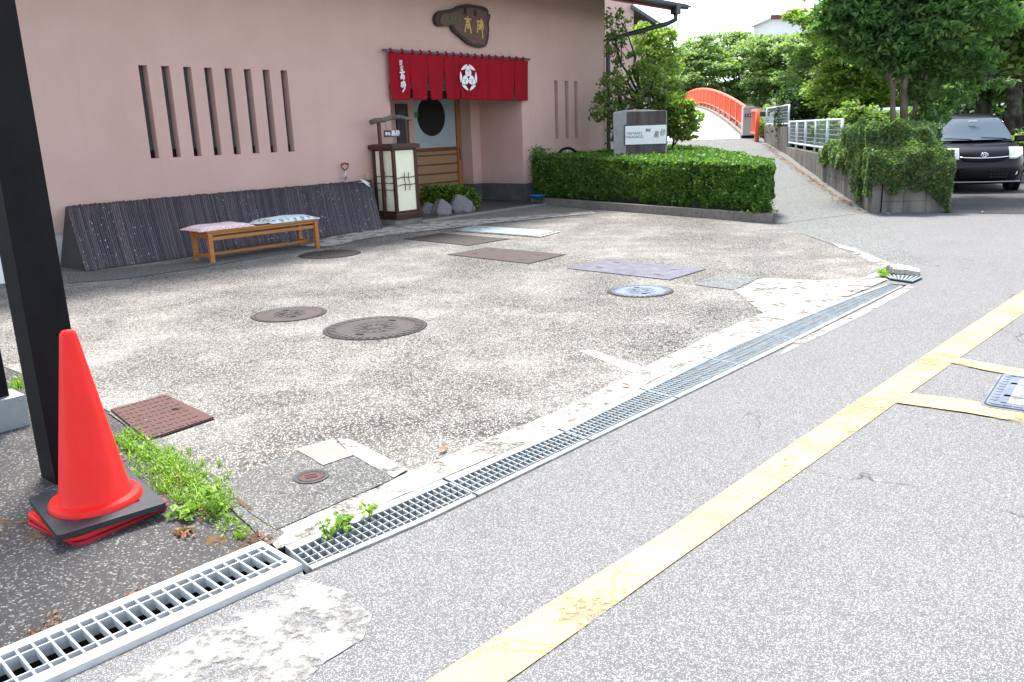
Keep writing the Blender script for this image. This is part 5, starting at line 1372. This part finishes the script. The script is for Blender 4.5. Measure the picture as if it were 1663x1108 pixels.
spread_tree(1325, 0, 58, [(1305, 75, 1.8, .42, 0), (1330, 95, 2.0, .42, 1), (1310, 125, 1.9, .42, 0), (1345, 135, 1.8, .42, -1), (1320, 160, 1.5, .42, 0), (1350, 70, 1.5, .42, 1)], 'layered spreading tree above the lower mesh fence', 14000, 4, .16)
tree('maple_tree', 'pale green feathery maple behind the ivy and mesh fence', PD(1395, 200, 26) * Vector((1, 1, 0)) if False else Vector((PD(1395, 200, 26).x, 26, 0)), PD(1395, 165, 26),
     [ell(1375, 110, 26, .8, .9, .45), ell(1405, 85, 26, .9, .9, .5), ell(1350, 140, 26, .75, .8, .4), ell(1385, 150, 26, .85, .9, .4), ell(1420, 125, 26, .8, .8, .5), ell(1365, 75, 26.5, .7, .8, .4), ell(1340, 45, 26, .7, .8, .4), ell(1300, 28, 26, .5, .6, .25), ell(1375, 35, 26, .8, .9, .45), ell(1360, 170, 25.5, .7, .7, .3), ell(1430, 165, 26, .7, .7, .35)],
     16000, .08, M['leaf_light'], M['bark_dark'], .12, None, 2.0, .6, .2, 40, .2)
def shrub(name, label, c_, ells, n, leaf, mat, elong=1.6, group=None, cat='shrub', stem=M['bark_dark']):
    t = thing(name, label, cat, (c_[0], c_[1], c_[2] if len(c_) > 2 else 0), 0, group)
    leaf_mesh('foliage', crown_points(ells, n, 40, .24, .45) - np.array(t.location), leaf, mat, t, elong, .25)
    mb = MB()
    for e_ in ells:
        for _ in range(2): limb(mb, t.location, Vector(e_[0]) + Vector((random.uniform(-.3, .3), random.uniform(-.3, .3), 0)) * e_[1][0], .03, .01, .15, 5, 5)
    mb.build('stems', stem, t, world=True, smooth=True); return t
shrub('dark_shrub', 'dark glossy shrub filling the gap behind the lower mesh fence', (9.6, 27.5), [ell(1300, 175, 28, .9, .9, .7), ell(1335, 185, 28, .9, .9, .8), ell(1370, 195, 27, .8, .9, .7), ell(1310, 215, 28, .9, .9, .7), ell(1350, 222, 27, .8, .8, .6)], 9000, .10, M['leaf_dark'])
shrub('dark_shrub', 'dark shrub hiding the pale blue car behind the ivy', (8.6, 20.5), [ell(1385, 190, 20.5, .5, .5, .32), ell(1415, 196, 20.3, .5, .5, .3), ell(1440, 202, 20, .45, .5, .28), ell(1365, 215, 21, .5, .5, .4), ell(1480, 205, 20, .5, .5, .25), ell(1505, 185, 20.5, .45, .5, .3)], 7000, .07, M['leaf_camellia'])
shrub('bank_shrub', 'small bright shrub between the red railing post and the mesh fence', (10.4, 33.5), [ell(1275, 172, 34, .6, .7, .3), ell(1238, 214, 33.5, .22, .4, .5), ell(1295, 165, 34, .6, .7, .3)], 2600, .09, M['leaf_light'])

# big tree with several stems growing from the planter
TY = 16.4
def stems(mb):
    for pts_, r0, r1 in [([(1450, 215), (1450, 180), (1450, 145), (1444, 125), (1436, 95), (1430, 40)], .055, .035), ([(1469, 215), (1468, 180), (1468, 140), (1472, 100), (1476, 40)], .075, .05),
                         ([(1450, 145), (1458, 118), (1462, 80)], .03, .02), ([(1480, 225), (1484, 200), (1487, 165), (1499, 140), (1508, 115), (1515, 60)], .05, .028), ([(1484, 200), (1504, 168), (1518, 145), (1530, 100)], .035, .02), ([(1463, 200), (1461, 150), (1463, 130)], .01, .006), ([(1488, 165), (1492, 130), (1495, 100)], .012, .006)]:
        P_ = [PD(x, y, TY + .1 * math.sin(x)) for x, y in pts_]; k = len(P_)
        mb.tube(P_, [r0 + (r1 - r0) * i / (k - 1) for i in range(k)], 9)
bt = PD(1467, 225, TY)
big_ells = [ell(1390, 20, TY, .55, .7, .45), ell(1425, 5, TY, .6, .7, .5), ell(1430, 50, TY, .6, .6, .45), ell(1470, 20, TY, .8, .9, .5), ell(1465, 75, TY, .65, .7, .4), ell(1510, 15, TY, .7, .8, .5), ell(1510, 60, TY - .3, .65, .7, .35), ell(1550, 30, TY - .2, .6, .6, .35), ell(1575, 10, TY, .6, .7, .4), ell(1455, 100, TY, .4, .5, .3), ell(1545, 75, TY, .45, .5, .3), ell(1585, 120, TY, .25, .4, .15), ell(1475, 125, TY + .2, .28, .4, .28), ell(1360, 15, TY + .5, .45, .5, .3), ell(1520, 105, TY + .2, .4, .5, .28), ell(1400, -40, TY, .9, .9, .6), ell(1480, -60, TY, 1.1, 1, .8), ell(1560, -40, TY, .9, .9, .6), ell(1560, 150, TY + .4, .3, .4, .25), ell(1525, 170, TY + .2, .3, .3, .4), ell(1512, 225, TY - .3, .22, .3, .22), ell(1495, 150, TY, .3, .4, .25), ell(1510, 190, TY - .1, .3, .35, .25), ell(1600, 95, TY, .3, .4, .2), ell(1625, 135, TY, .22, .3, .12), ell(1405, 85, TY + .2, .4, .4, .35), ell(1380, 60, TY + .2, .4, .5, .3), ell(1345, 40, TY + .3, .3, .4, .2), ell(1540, 120, TY, .35, .4, .2), ell(1620, 30, TY, .5, .6, .3)]
tree('multi_stem_tree', 'large dark green tree with several brown stems growing out of the ivy planter', (bt.x, bt.y, .6), PD(1467, 215, TY), big_ells, 33000, .060, M['leaf_big'], M['bark_brown'], .05, None, 2.6, .45, .35, 60, .17, extra=stems, forks=[PD(1430, 40, TY), PD(1476, 40, TY), PD(1515, 60, TY), PD(1530, 100, TY)], twigs=2)

# ivy over the planter
def ivy_density(P):
    return np.where((np.abs(P[:, 2] - (-.10)) < .3), .012, .003)
ivy = thing('ivy_mass', 'dark ivy with yellow spots tumbling over the end of the grey retaining wall', 'ivy', (W0.x, W0.y, .8))
P = []
rr = random.Random(12)
dw = (WB - W0).normalized(); nw = Vector((-dw.y, dw.x, 0)); fd = (W1 - W0).normalized(); nf = Vector((fd.y, -fd.x, 0))
for _ in range(21000):          # front and over the edge
    s = rr.uniform(-.12, 1.12); q = W0 + (W1 - W0) * s; low = .46 - .10 * math.sin(s * 3.2) + .16 * noise.noise(Vector((s * 5, 1, 0))) if s < .75 else .42 - .46 * (s - .75) / .4
    top = 1.50 + .34 * noise.noise(Vector((s * 3.4, 9, 0))) - .62 * max(0, s - .35)
    z = low + (top - low) * rr.random(); bulge = .10 + .16 * math.sin(min(1, max(0, (z - low) / (top - low))) * math.pi) + .22 * noise.noise(Vector((s * 3, z * 3, 3)))
    q = q + nf * (bulge - abs(rr.gauss(0, .07))) + Vector((0, .35 * max(0, (z - 1.0)), 0)); P.append((q.x, q.y, z))
for _ in range(12000):          # along the ramp side
    s = rr.random() ** 1.3 * 5.4; q = W0 + dw * s; low = .62 + .22 * noise.noise(Vector((s * 1.9, 4, 0))) - (.42 if .7 < s < 1.45 else 0) - (.35 if s < .35 else 0)
    top = 1.44 + .36 * noise.noise(Vector((s * 1.7, 2, 0))) - .16 * max(0, s - 1.5); z = low + (top - low) * rr.random()
    q = q + nw * (.08 + .10 * noise.noise(Vector((s * 3, z * 4, 5))) - abs(rr.gauss(0, .05))) ; P.append((q.x, q.y, z))
for _ in range(9000):
    s = rr.random() * 4.5; q = W0 + dw * s + Vector((rr.uniform(.1, 1.1), 0, 0)); P.append((q.x, q.y, .95 + .5 * rr.random() + .1 * noise.noise(q * 2)))
leaf_mesh('foliage', np.array(P) - np.array(ivy.location), .050, M['leaf_ivy'], ivy, 1.25, .05, .4, yellow=(M['yellow_leaf'], ivy_density))
mb = MB(); mb.prism([tuple((W0 + Vector((.15, .2, 0)))[:2]), tuple((W1 + Vector((-.12, .15, 0)))[:2]), (7.8, 18.5), (7.45, 18.5)], .66, 1.12); mb.build('ivy_shade_core', bpy.data.materials['hedge_shade'], ivy, world=True)  # same near-black block painted as the shade inside the ivy

# dark wood behind the car
GD = 'dark trees behind the parked car'
def dark_tree(px, Y, crowns, label, n, mat='leaf_dark', r=.2, leaf=.13, fork=(0, 120), forks=None, extra=None):
    b = PD(px, 200, Y)
    return tree('broadleaf_tree', label, (b.x, b.y, 0), PD(px + fork[0], fork[1], Y), [ell(x, y, Y + dy, r_, r_, r_ * .5) for x, y, r_, dy in crowns], n, leaf, M[mat], M['bark_dark'], r, GD, 1.7, .5, .2, 44, .18, extra=extra)
def lean(mb):
    pts_ = [PD(1648, 150, 22), PD(1620, 125, 21.8), PD(1590, 112, 21.7), PD(1572, 100, 21.6), PD(1560, 88, 21.6)]
    mb.tube(pts_, [.12, .13, .11, .08, .05], 9); mb.tube([PD(1652, 220, 22), PD(1648, 150, 22), PD(1656, 95, 22), PD(1650, 30, 22)], [.16, .14, .09, .05], 9)
dark_tree(1648, 22, [(1610, 60, 1.0, 0), (1640, 40, 1.1, 0), (1660, 80, 1.0, .5), (1625, 95, .9, 0), (1600, 30, .9, .5), (1680, 50, 1.1, 0), (1650, 10, 1.1, 0), (1600, 100, .6, 0)], 'leaning dark tree whose heavy branch reaches left above the car', 13000, 'leaf_camellia', .17, extra=lean)
lt_b = MB()
dark_tree(1598, 27, [(1560, 60, 1.2, 0), (1595, 90, 1.1, 0), (1540, 100, 1.0, 1), (1580, 130, 1.0, 0), (1620, 120, 1.0, 1), (1600, 20, 1.3, 0), (1630, 60, 1.2, 1)], 'straight dark tree directly behind the car roof', 15000, 'leaf_camellia', .28)
dark_tree(1530, 31, [(1500, 80, 1.4, 0), (1530, 60, 1.5, 0), (1520, 120, 1.3, 0), (1550, 140, 1.2, 0), (1490, 130, 1.2, 1), (1480, 40, 1.4, 1), (1560, 10, 1.5, 1)], 'bushy tree between the multi stem tree and the car', 16000, 'leaf_light', .2)
dark_tree(1450, 33, [(1440, 90, 1.5, 0), (1470, 120, 1.3, 0), (1420, 130, 1.3, 0), (1450, 50, 1.5, 0), (1480, 80, 1.4, 1), (1410, 60, 1.3, 1)], 'tree seen between the brown stems of the planter tree', 14000, 'leaf_light', .2)
dark_tree(1700, 26, [(1660, 120, 1.2, 0), (1700, 90, 1.5, 0), (1690, 140, 1.3, 0), (1720, 40, 1.7, 0), (1660, 20, 1.3, 0)], 'dark tree cut by the right picture edge', 12000, 'leaf_camellia', .22)
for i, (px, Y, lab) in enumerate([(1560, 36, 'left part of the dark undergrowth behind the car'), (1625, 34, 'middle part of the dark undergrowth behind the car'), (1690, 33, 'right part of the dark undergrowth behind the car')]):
    b = PD(px, 200, Y); shrub('undergrowth', lab, (b.x, Y), [ell(px + dx, y, Y + dy, 1.3, 1.2, .9) for dx, y, dy in ((-30, 190, 0), (10, 185, .5), (35, 195, 0), (0, 160, 1), (30, 150, 1), (-30, 150, 1.4), (0, 130, 2))], 9000, .17, M['leaf_dark'], group='undergrowth behind the parked car')
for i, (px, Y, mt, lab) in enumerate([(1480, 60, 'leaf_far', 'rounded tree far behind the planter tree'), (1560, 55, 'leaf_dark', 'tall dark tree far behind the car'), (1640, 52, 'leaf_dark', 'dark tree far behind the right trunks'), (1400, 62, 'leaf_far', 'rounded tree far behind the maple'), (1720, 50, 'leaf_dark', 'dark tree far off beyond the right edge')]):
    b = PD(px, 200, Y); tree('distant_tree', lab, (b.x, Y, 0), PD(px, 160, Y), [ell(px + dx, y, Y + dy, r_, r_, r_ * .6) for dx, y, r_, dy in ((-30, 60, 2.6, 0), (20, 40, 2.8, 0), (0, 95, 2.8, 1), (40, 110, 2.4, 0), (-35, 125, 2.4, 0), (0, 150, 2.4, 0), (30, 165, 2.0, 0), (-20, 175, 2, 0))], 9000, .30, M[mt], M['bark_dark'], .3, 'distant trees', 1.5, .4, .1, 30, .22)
shrub('lawn_edge_bush', 'sunlit bush behind the car mirror at the right edge', (PD(1655, 240, 19.5).x, 19.5), [ell(1655, 240, 19.5, .35, .4, .3), ell(1680, 235, 19.5, .4, .4, .35)], 1600, .07, M['leaf_light'])

# distant houses
def house(px, py, Y, w_, d_, zw, roofz, label, wallm, roofm, rot=0):
    b = PD(px, py, Y); t = thing('distant_house', label, 'house', (b.x, Y, 0), R(rot), 'houses beyond the trees')
    MB().box((0, 0, zw / 2), (w_, d_, zw)).build('wall', wallm, t)
    mb = MB(); x, y = w_ / 2 + .6, d_ / 2 + .6
    mb.add([(-x, -y, zw), (x, -y, zw), (x, y, zw), (-x, y, zw), (-x * .55, 0, roofz), (x * .55, 0, roofz)], [(3, 2, 1, 0), (0, 1, 5, 4), (1, 2, 5), (2, 3, 4, 5), (3, 0, 4)]); mb.build('roof', roofm, t)
    mb = MB()
    for k_ in range(5):
        o = MB().box((-w_ / 2 + w_ * (k_ + .5) / 5, -d_ / 2 - .01, zw * .66), (w_ / 9, .05, zw * .12)).build('window', M['glass_dark'], t)
    mb.box((0, -y - .02, zw + .05), (2 * x, .06, .5)); mb.build('fascia', M['dark_red'], t)
house(1300, 60, 105, 9, 8, 13.2, 14.6, 'large pale house with dark red eaves showing above the trees', M['pale_wall'], M['whitefence'])
house(1270, 120, 92, 9, 7, 6.2, 7.8, 'low pale house with white roof glimpsed through the trees', M['pale_wall'], M['whitefence'])
house(1225, 150, 84, 12, 6, 3.6, 4.6, 'long white low building behind the railing and tree trunks', M['pale_wall'], M['whitefence'])
house(1085, 110, 95, 7, 6, 8.2, 9.4, 'pale house behind the leftmost garden trees', M['pale_wall'], M['roof_tile'])

# ================================================================== CARS
def make_car(name, label, loc, rz, paint, detail=True):
    """local axes: nose towards -y, x across, z up; 3.6 m long, 1.66 m wide, 1.50 m high"""
    t = thing(name, label, 'car', loc, rz)
    def outline(w_, y0, y1, rf, rb, crown=.0, n_=8):
        out = []
        for sx, sy, a0, rr_, yy in ((1, 1, 0, rb, y1), (-1, 1, 90, rb, y1), (-1, -1, 180, rf, y0), (1, -1, 270, rf, y0)):
            for i in range(n_ + 1):
                a = R(a0 + 90 * i / n_); x = sx * (w_ - rr_) + rr_ * math.cos(a); y = (yy - sy * rr_) + rr_ * math.sin(a)
                if sy < 0: y += crown * (x / w_) ** 2 * 0
                out.append((x, y))
        # front gets extra crown: pull the centre forward
        return [(x, y - (.10 * (1 - (x / w_) ** 2) if y < y0 + .30 else 0)) for x, y in out]
    lv = [(.17, .74, .12, 3.52, .28, .2), (.22, .80, .05, 3.58, .30, .22), (.42, .83, .0, 3.60, .34, .24), (.60, .835, .01, 3.60, .36, .24), (.72, .83, .06, 3.59, .38, .24), (.80, .82, .13, 3.58, .38, .24), (.86, .81, .26, 3.57, .36, .24), (.92, .795, .52, 3.55, .30, .24), (.97, .775, .85, 3.52, .22, .24)]
    rows = []
    for z, w_, y0, y1, rf, rb in lv: rows.append([(x, y, z) for x, y in outline(w_, y0, y1, rf, rb)])
    mb = MB(); rows = [r_ + [r_[0]] for r_ in rows]; mb.grid(rows); n_ = len(rows[0]) - 1
    mb.add(rows[-1][:-1], [tuple(range(n_))]); mb.add(rows[0][:-1], [tuple(range(n_))[::-1]])
    body = mb.build('body', paint, t, smooth=True, auto=50)
    # greenhouse
    gh = [(.965, .775, .70, 3.50, .14, .2), (1.10, .745, .88, 3.46, .16, .2), (1.25, .70, 1.06, 3.41, .18, .2), (1.38, .655, 1.22, 3.35, .20, .2), (1.455, .60, 1.38, 3.25, .22, .22), (1.50, .52, 1.62, 3.05, .25, .25), (1.51, .35, 1.9, 2.8, .2, .2)]
    rows = []
    for z, w_, y0, y1, rf, rb in gh:
        rows.append([(x, y - .0, z) for x, y in outline(w_, y0, y1, rf, rb)])
    mb = MB(); rows = [r_ + [r_[0]] for r_ in rows]; mb.grid(rows); mb.add(rows[-1][:-1], [tuple(range(n_))]); mb.build('roof_cabin', paint, t, smooth=True, auto=50)
    def rowx(z):
        for (a, b) in zip(gh, gh[1:]):
            if a[0] <= z <= b[0]:
                f = (z - a[0]) / (b[0] - a[0]); return [a[i] + (b[i] - a[i]) * f for i in range(6)]
    mb = MB(); rows = []
    for j in range(9):
        z = 1.00 + (1.415 - 1.00) * j / 8; _, w_, y0, *_r = rowx(z); ww = w_ - .075; rows.append([(ww * (-1 + 2 * i / 14), y0 - .10 * (1 - (ww * (-1 + 2 * i / 14) / w_) ** 2) - .008 + .06 * max(0, abs(-1 + 2 * i / 14) - .85), z) for i in range(15)])
    mb.grid(rows, flip=False); ws = mb.build('windscreen', M['carglass'], t, smooth=True)
    for sx in (-1, 1):
        for y0_, y1_ in ((1.16, 2.02), (2.10, 2.98)):
            mb = MB(); rows = []
            for j in range(5):
                z = 1.02 + .36 * j / 4; _, w_, a0, *_r = rowx(z); ya = max(y0_, a0 + .18); rows.append([(sx * (w_ + .006), ya + (y1_ - ya) * i / 6, z) for i in range(7)])
            mb.grid(rows, flip=(sx > 0)); mb.build('side_window', M['carglass'], t, smooth=True, solid=.004)
    mb = MB()
    for sx in (-1, 1):
        o = MB(); o.box((0, 0, 0), (.20, .10, .13)); o = o.build('door_mirror', paint, t, bevel=.03); o.location = (sx * .93, .98, 1.0)
        if not detail: continue
        # headlamp follows the corner
        hm = MB(); rows = []
        for j in range(7):
            f = j / 6; z = .64 + .215 * f
            rw_ = []
            for i in range(11):
                s = i / 10; a = R(200 + 62 * s) ; x = -(.84 - .36) + .375 * math.cos(a) * 1.0; 
                xx = .80 - .34 * s; yy = .075 + .33 * (1 - s) ** 2.2 - .10 * (1 - (xx / .83) ** 2) + .10 * f - .035 * math.sin(math.pi * min(1, max(0, f))) * math.sin(math.pi * (.1 + .8 * s)) - .02
                rw_.append((sx * (xx + .035 * (1 - s) * 1), yy - .03, z + .01 * s))
            rows.append(rw_)
        hm.grid(rows, flip=(sx < 0)); hm.build('headlight', M['lamp'], t, smooth=True, solid=.01)
        fm = MB(); fm.lathe([(.055, 0), (.055, .03), (.045, .035), (.001, .038)], 20, Matrix.Rotation(R(90), 4, 'X'), close=False); o = fm.build('fog_lamp', M['lamp'], t, smooth=True); o.location = (sx * .60, .035, .385)
        fm = MB(); fm.lathe([(.085, 0), (.085, .03), (.06, .035), (.06, .01)], 20, Matrix.Rotation(R(90), 4, 'X'), close=False); o = fm.build('fog_lamp_bezel', M['trim'], t, smooth=True); o.location = (sx * .60, .045, .385)
    for sx in (-1, 1):
        for y in (.62, 3.02):
            mb = MB(); Mx = Matrix.Translation((sx * .73, y, .285)) @ Matrix.Rotation(R(90), 4, 'Y')
            mb.lathe([(.17, -.09), (.26, -.09), (.28, -.07), (.28, .07), (.26, .09), (.17, .09)], 32, Mx, close=True); wh = mb.build('wheel', M['tyre'], t, smooth=True, auto=40)
            mb = MB(); mb.lathe([(.17, .085 * sx), (.165, .095 * sx), (.03, .08 * sx), (.001, .085 * sx)], 24, Mx, close=False)
            for k_ in range(7): mb.box((0, .09, .095 * sx), (.03, .13, .012), Mx @ Matrix.Rotation(R(k_ * 360 / 7), 4, 'Z'))
            mb.build('rim', M['silver'], wh)
            mb = MB(); mb.lathe([(.325, -.06), (.335, .0), (.325, .02), (.285, .02), (.285, -.06)], 32, Matrix.Translation((sx * .812, y, .29)) @ Matrix.Rotation(R(90) * sx, 4, 'Y'), close=False); mb.build('wheel_arch', M['trim'], t, smooth=True)
    if not detail: return t
    def front(x, z, push=.0):
        for (a, b) in zip(lv, lv[1:]):
            if a[0] <= z <= b[0]: f = (z - a[0]) / (b[0] - a[0]); y0 = a[2] + (b[2] - a[2]) * f; return y0 - .10 * (1 - (x / .83) ** 2) - push
    def patch(x0, x1, z0, z1, push, name, mat, par=t, nx=14, nz=3, round_=0, top=0):
        mb = MB(); rows = []
        for j in range(nz + 1):
            rw_ = []
            for i in range(nx + 1):
                s = -1 + 2 * i / nx; x = (x0 + x1) / 2 + (x1 - x0) / 2 * s * (1 - round_ * (1 - j / nz)); z = z0 + (z1 - z0) * j / nz + top * (s * s)
                rw_.append((x, front(x, z, push), z))
            rows.append(rw_)
        mb.grid(rows); return mb.build(name, mat, par, smooth=True, solid=.012)
    patch(-.43, .43, .600, .665, .012, 'upper_grille', M['trim'], round_=.12, top=.02)
    patch(-.45, .45, .665, .680, .020, 'grille_trim', M['chrome'], top=.02, nz=1)
    patch(-.48, .48, .27, .47, .010, 'lower_grille', M['trim'], round_=.05)
    mb = MB()
    for z in (.31, .37, .43):
        for i in range(5): x = .14 + .07 * i; mb.box((x, front(x, z, .022), z), (.052, .012, .035))
    mb.build('grille_openings', M['void'], t)
    patch(-.72, .72, .205, .225, .02, 'bumper_lip', M['silver'], nz=1)
    em = MB(); Mx = Matrix.Translation((0, front(0, .735, .03), .735)) @ Matrix.Rotation(R(80), 4, 'X')
    def ring(rx, ry, th_, cx_=0, cy_=0): em.tube([(cx_ + rx * math.cos(R(a)), cy_ + ry * math.sin(R(a)), 0) for a in range(0, 361, 15)], th_, 6, Mx, cap=False)
    ring(.062, .042, .006); ring(.022, .040, .005); ring(.045, .016, .005, 0, .018); em.build('emblem', M['chrome'], t, smooth=True)
    for x0, x1 in ((-.62, -.05), (.08, .62)):
        mb = MB(); 
        def wp(x, k_): z = 1.0 + .012 + k_; return (x, .68 + .0 - .10 * (1 - (x / .775) ** 2) - .02 + k_ * 1.3, z)
        mb.tube([wp(x1, -.03), wp(x1 - .1, .005), wp(x0, .03)], .010, 6); mb.build('wiper', M['trim'], t)
    MB().box((0, .98, 1.36), (.16, .03, .045)).build('rear_view_mirror', M['silver'], t, bevel=.01)
    sk = MB(); 
    for sx in (-1, 1): sk.box((sx * .42, 1.75, .86), (.46, .12, .62)); sk.box((sx * .42, 1.70, 1.24), (.24, .09, .16))
    return t
cpos = G(1607, 317); hd = R(14)
cf = Vector((9.72, 17.1, 0))
hb = make_car('parked_car', 'black hatchback parked nose first beside the ivy planter', cf, R(-14), M['carpaint'])
hb.scale = (1, 1, 1.05)
b = PD(1345, 190, 24.0)
van = make_car('parked_car', 'tall pale blue car mostly hidden behind the ivy and brown stems', (b.x, 24.0, .006), R(-90), M['carblue'], False)
van.scale = (1, .78, 1.22)

# ================================================================== WEEDS AND SMALL THINGS
wd = []
rr = random.Random(3)
line_ = [Vector(p) for p in gp([(196, 712), (235, 735), (280, 765), (320, 800), (345, 828), (370, 850), (405, 880)])]
def blades(cx_, cy_, n_, h, spread, zb=.004):
    out = []
    for _ in range(n_):
        a = rr.uniform(0, 6.28); r_ = abs(rr.gauss(0, spread)); x, y = cx_ + r_ * math.cos(a), cy_ + r_ * math.sin(a)
        lean = rr.uniform(.2, .9); hh_ = h * rr.uniform(.4, 1.1); d = rr.uniform(0, 6.28); w_ = rr.uniform(.0010, .0026)
        p0 = Vector((x, y, zb)); dv = Vector((math.cos(d), math.sin(d), 0)); sd_ = Vector((-dv.y, dv.x, 0)) * w_
        p1 = p0 + dv * lean * hh_ * .4 + Vector((0, 0, hh_ * .65)); p2 = p0 + dv * lean * hh_ + Vector((0, 0, hh_ * .8))
        out.append((p0, p1, p2, sd_))
    return out
def blade_mesh(name, bl, mat, parent=None):
    mb = MB()
    for p0, p1, p2, s in bl: mb.add([p0 - s, p0 + s, p1 + s * 1.1, p1 - s * 1.1, p2], [(0, 1, 2, 3), (3, 2, 4)])
    return mb.build(name, mat, parent, world=parent is not None)
bl = []
for i in range(len(line_) - 1):
    a, b = line_[i], line_[i + 1]; dens = [95, 150, 160, 120, 45, 18][i]
    for _ in range(int(dens * .34)):
        p_ = a.lerp(b, rr.random()); w_ = [.05, .075, .07, .055, .03, .02][i]; bl += blades(p_.x + rr.gauss(0, w_), p_.y + rr.gauss(0, w_), 14, .062 if i < 4 else .04, .02)
for px, py in ((30, 630), (50, 622), (58, 640), (15, 640)):
    p_ = G(px, py); bl += blades(p_.x, p_.y, 60, .10, .05)
tag(blade_mesh('weeds', bl, M['weed']), 'bright green weeds growing in the joint beside the cone', 'weeds', None, 'stuff')
Pw = []
for i in range(len(line_) - 1):
    for _ in range([130, 220, 230, 180, 40, 20][i]):
        p_ = line_[i].lerp(line_[i + 1], rr.random()); Pw.append((p_.x + rr.gauss(0, .055), p_.y + rr.gauss(0, .055), .01 + abs(rr.gauss(0, .022))))
tag(leaf_mesh('weed_leaves', np.array(Pw), .010, M['weed'], None, 1.8, .3), 'small leafy weeds among the grass blades beside the cone', 'weeds', None, 'stuff')
Pd = []
for px, py, n_, s in ((300, 868, 60, .02), (345, 805, 60, .02), (175, 1012, 0, 0), (225, 968, 26, .02), (90, 1015, 22, .02), (420, 884, 40, .03), (60, 1035, 14, .02), (290, 780, 60, .04), (330, 830, 60, .04)):
    c = G(px, py)
    for _ in range(n_): Pd.append((c.x + rr.gauss(0, s), c.y + rr.gauss(0, s), .008 + rr.random() * .015))
tag(leaf_mesh('dry_weeds', np.array(Pd), .012, M['dry'], None, 2.2, .3), 'dry reddish brown weeds scattered along the new grating', 'weeds', None, 'stuff')
def plant(px, py, n_, s, label, group=None, leaf=.032, h=.05, name='small_weed'):
    c = G(px, py); t = thing(name, label, 'weed', (c.x, c.y, .01), 0, group)
    P = [(rr.gauss(0, s), rr.gauss(0, s), h * .2 + rr.random() * h) for _ in range(n_)]
    leaf_mesh('leaves', np.array(P * 2), leaf * .62, M['weed'], t, 1.6, .5)
    mb = MB()
    for x, y, z in P[::4]: mb.tube([(0, 0, -.02), (x * .5, y * .5, z * .7), (x, y, z)], .0015, 4)
    mb.build('stems', M['weed'], t)
GW = 'small weeds sprouting from the long grating'
plant(530, 876, 16, .018, 'leftmost small weed sprouting through the long grating', GW)
plant(560, 863, 34, .026, 'largest small weed sprouting through the long grating', GW)
plant(602, 843, 16, .024, 'rightmost small weed sprouting through the long grating', GW)
plant(346, 838, 30, .020, 'upright leafy weed on the pale cement at the end of the weed strip', None, .04, .11, 'leafy_weed')
plant(388, 862, 14, .016, 'little sprig of weed on the cement next to the new grating', None, .02, .05, 'leafy_weed')
plant(300, 845, 24, .03, 'low broad leaved weed at the foot of the weed strip', None, .045, .04, 'leafy_weed')
# fallen leaves and crumbs
for i, (px, py, mt, lab) in enumerate([(1016, 632, 'dry', 'fallen dry leaf in the middle of the near forecourt'), (720, 857 - 120, 'dry', 'dry leaf on the pale kerb strip beside the grating'), (1440, 349, 'white', 'white scrap of litter before the retaining wall'), (1547, 334, 'white', 'white scrap of litter in front of the car'), (1594, 347, 'white', 'tiny white scrap of litter right of the planter'), (1312, 333, 'white', 'white scrap of litter on the ramp')]):
    c = G(px, py); o = leaf_mesh('fallen_leaf' if mt == 'dry' else 'litter_scrap', np.array([(0, 0, .008)]), .035 if i < 2 else .07, M[mt], None, 1.8, 4); o.location = (c.x, c.y, .02); tag(o, lab, 'leaf' if mt == 'dry' else 'litter')
tree_l = []
c = None
Pl = []
for _ in range(900):
    s = rr.random(); p_ = (W0 + Vector((-.05, .1, 0))).lerp(WC, s); k_ = abs(rr.gauss(0, .10)); xz = (p_.y - 14) ; zz = .012 if xz < 1 else np.interp(p_.y, [15.6, 18.2, 21.6, 25.8, 29.3], [.07, .18, .35, .57, .81])
    Pl.append((p_.x - .03 - k_ - .15 * (p_.y > 16) * 0, p_.y, zz + .012))
tag(leaf_mesh('leaf_litter', np.array(Pl), .035, M['dry'], None, 1.6, 3), 'brown leaf litter along the foot of the retaining wall', 'leaf litter', None, 'stuff')
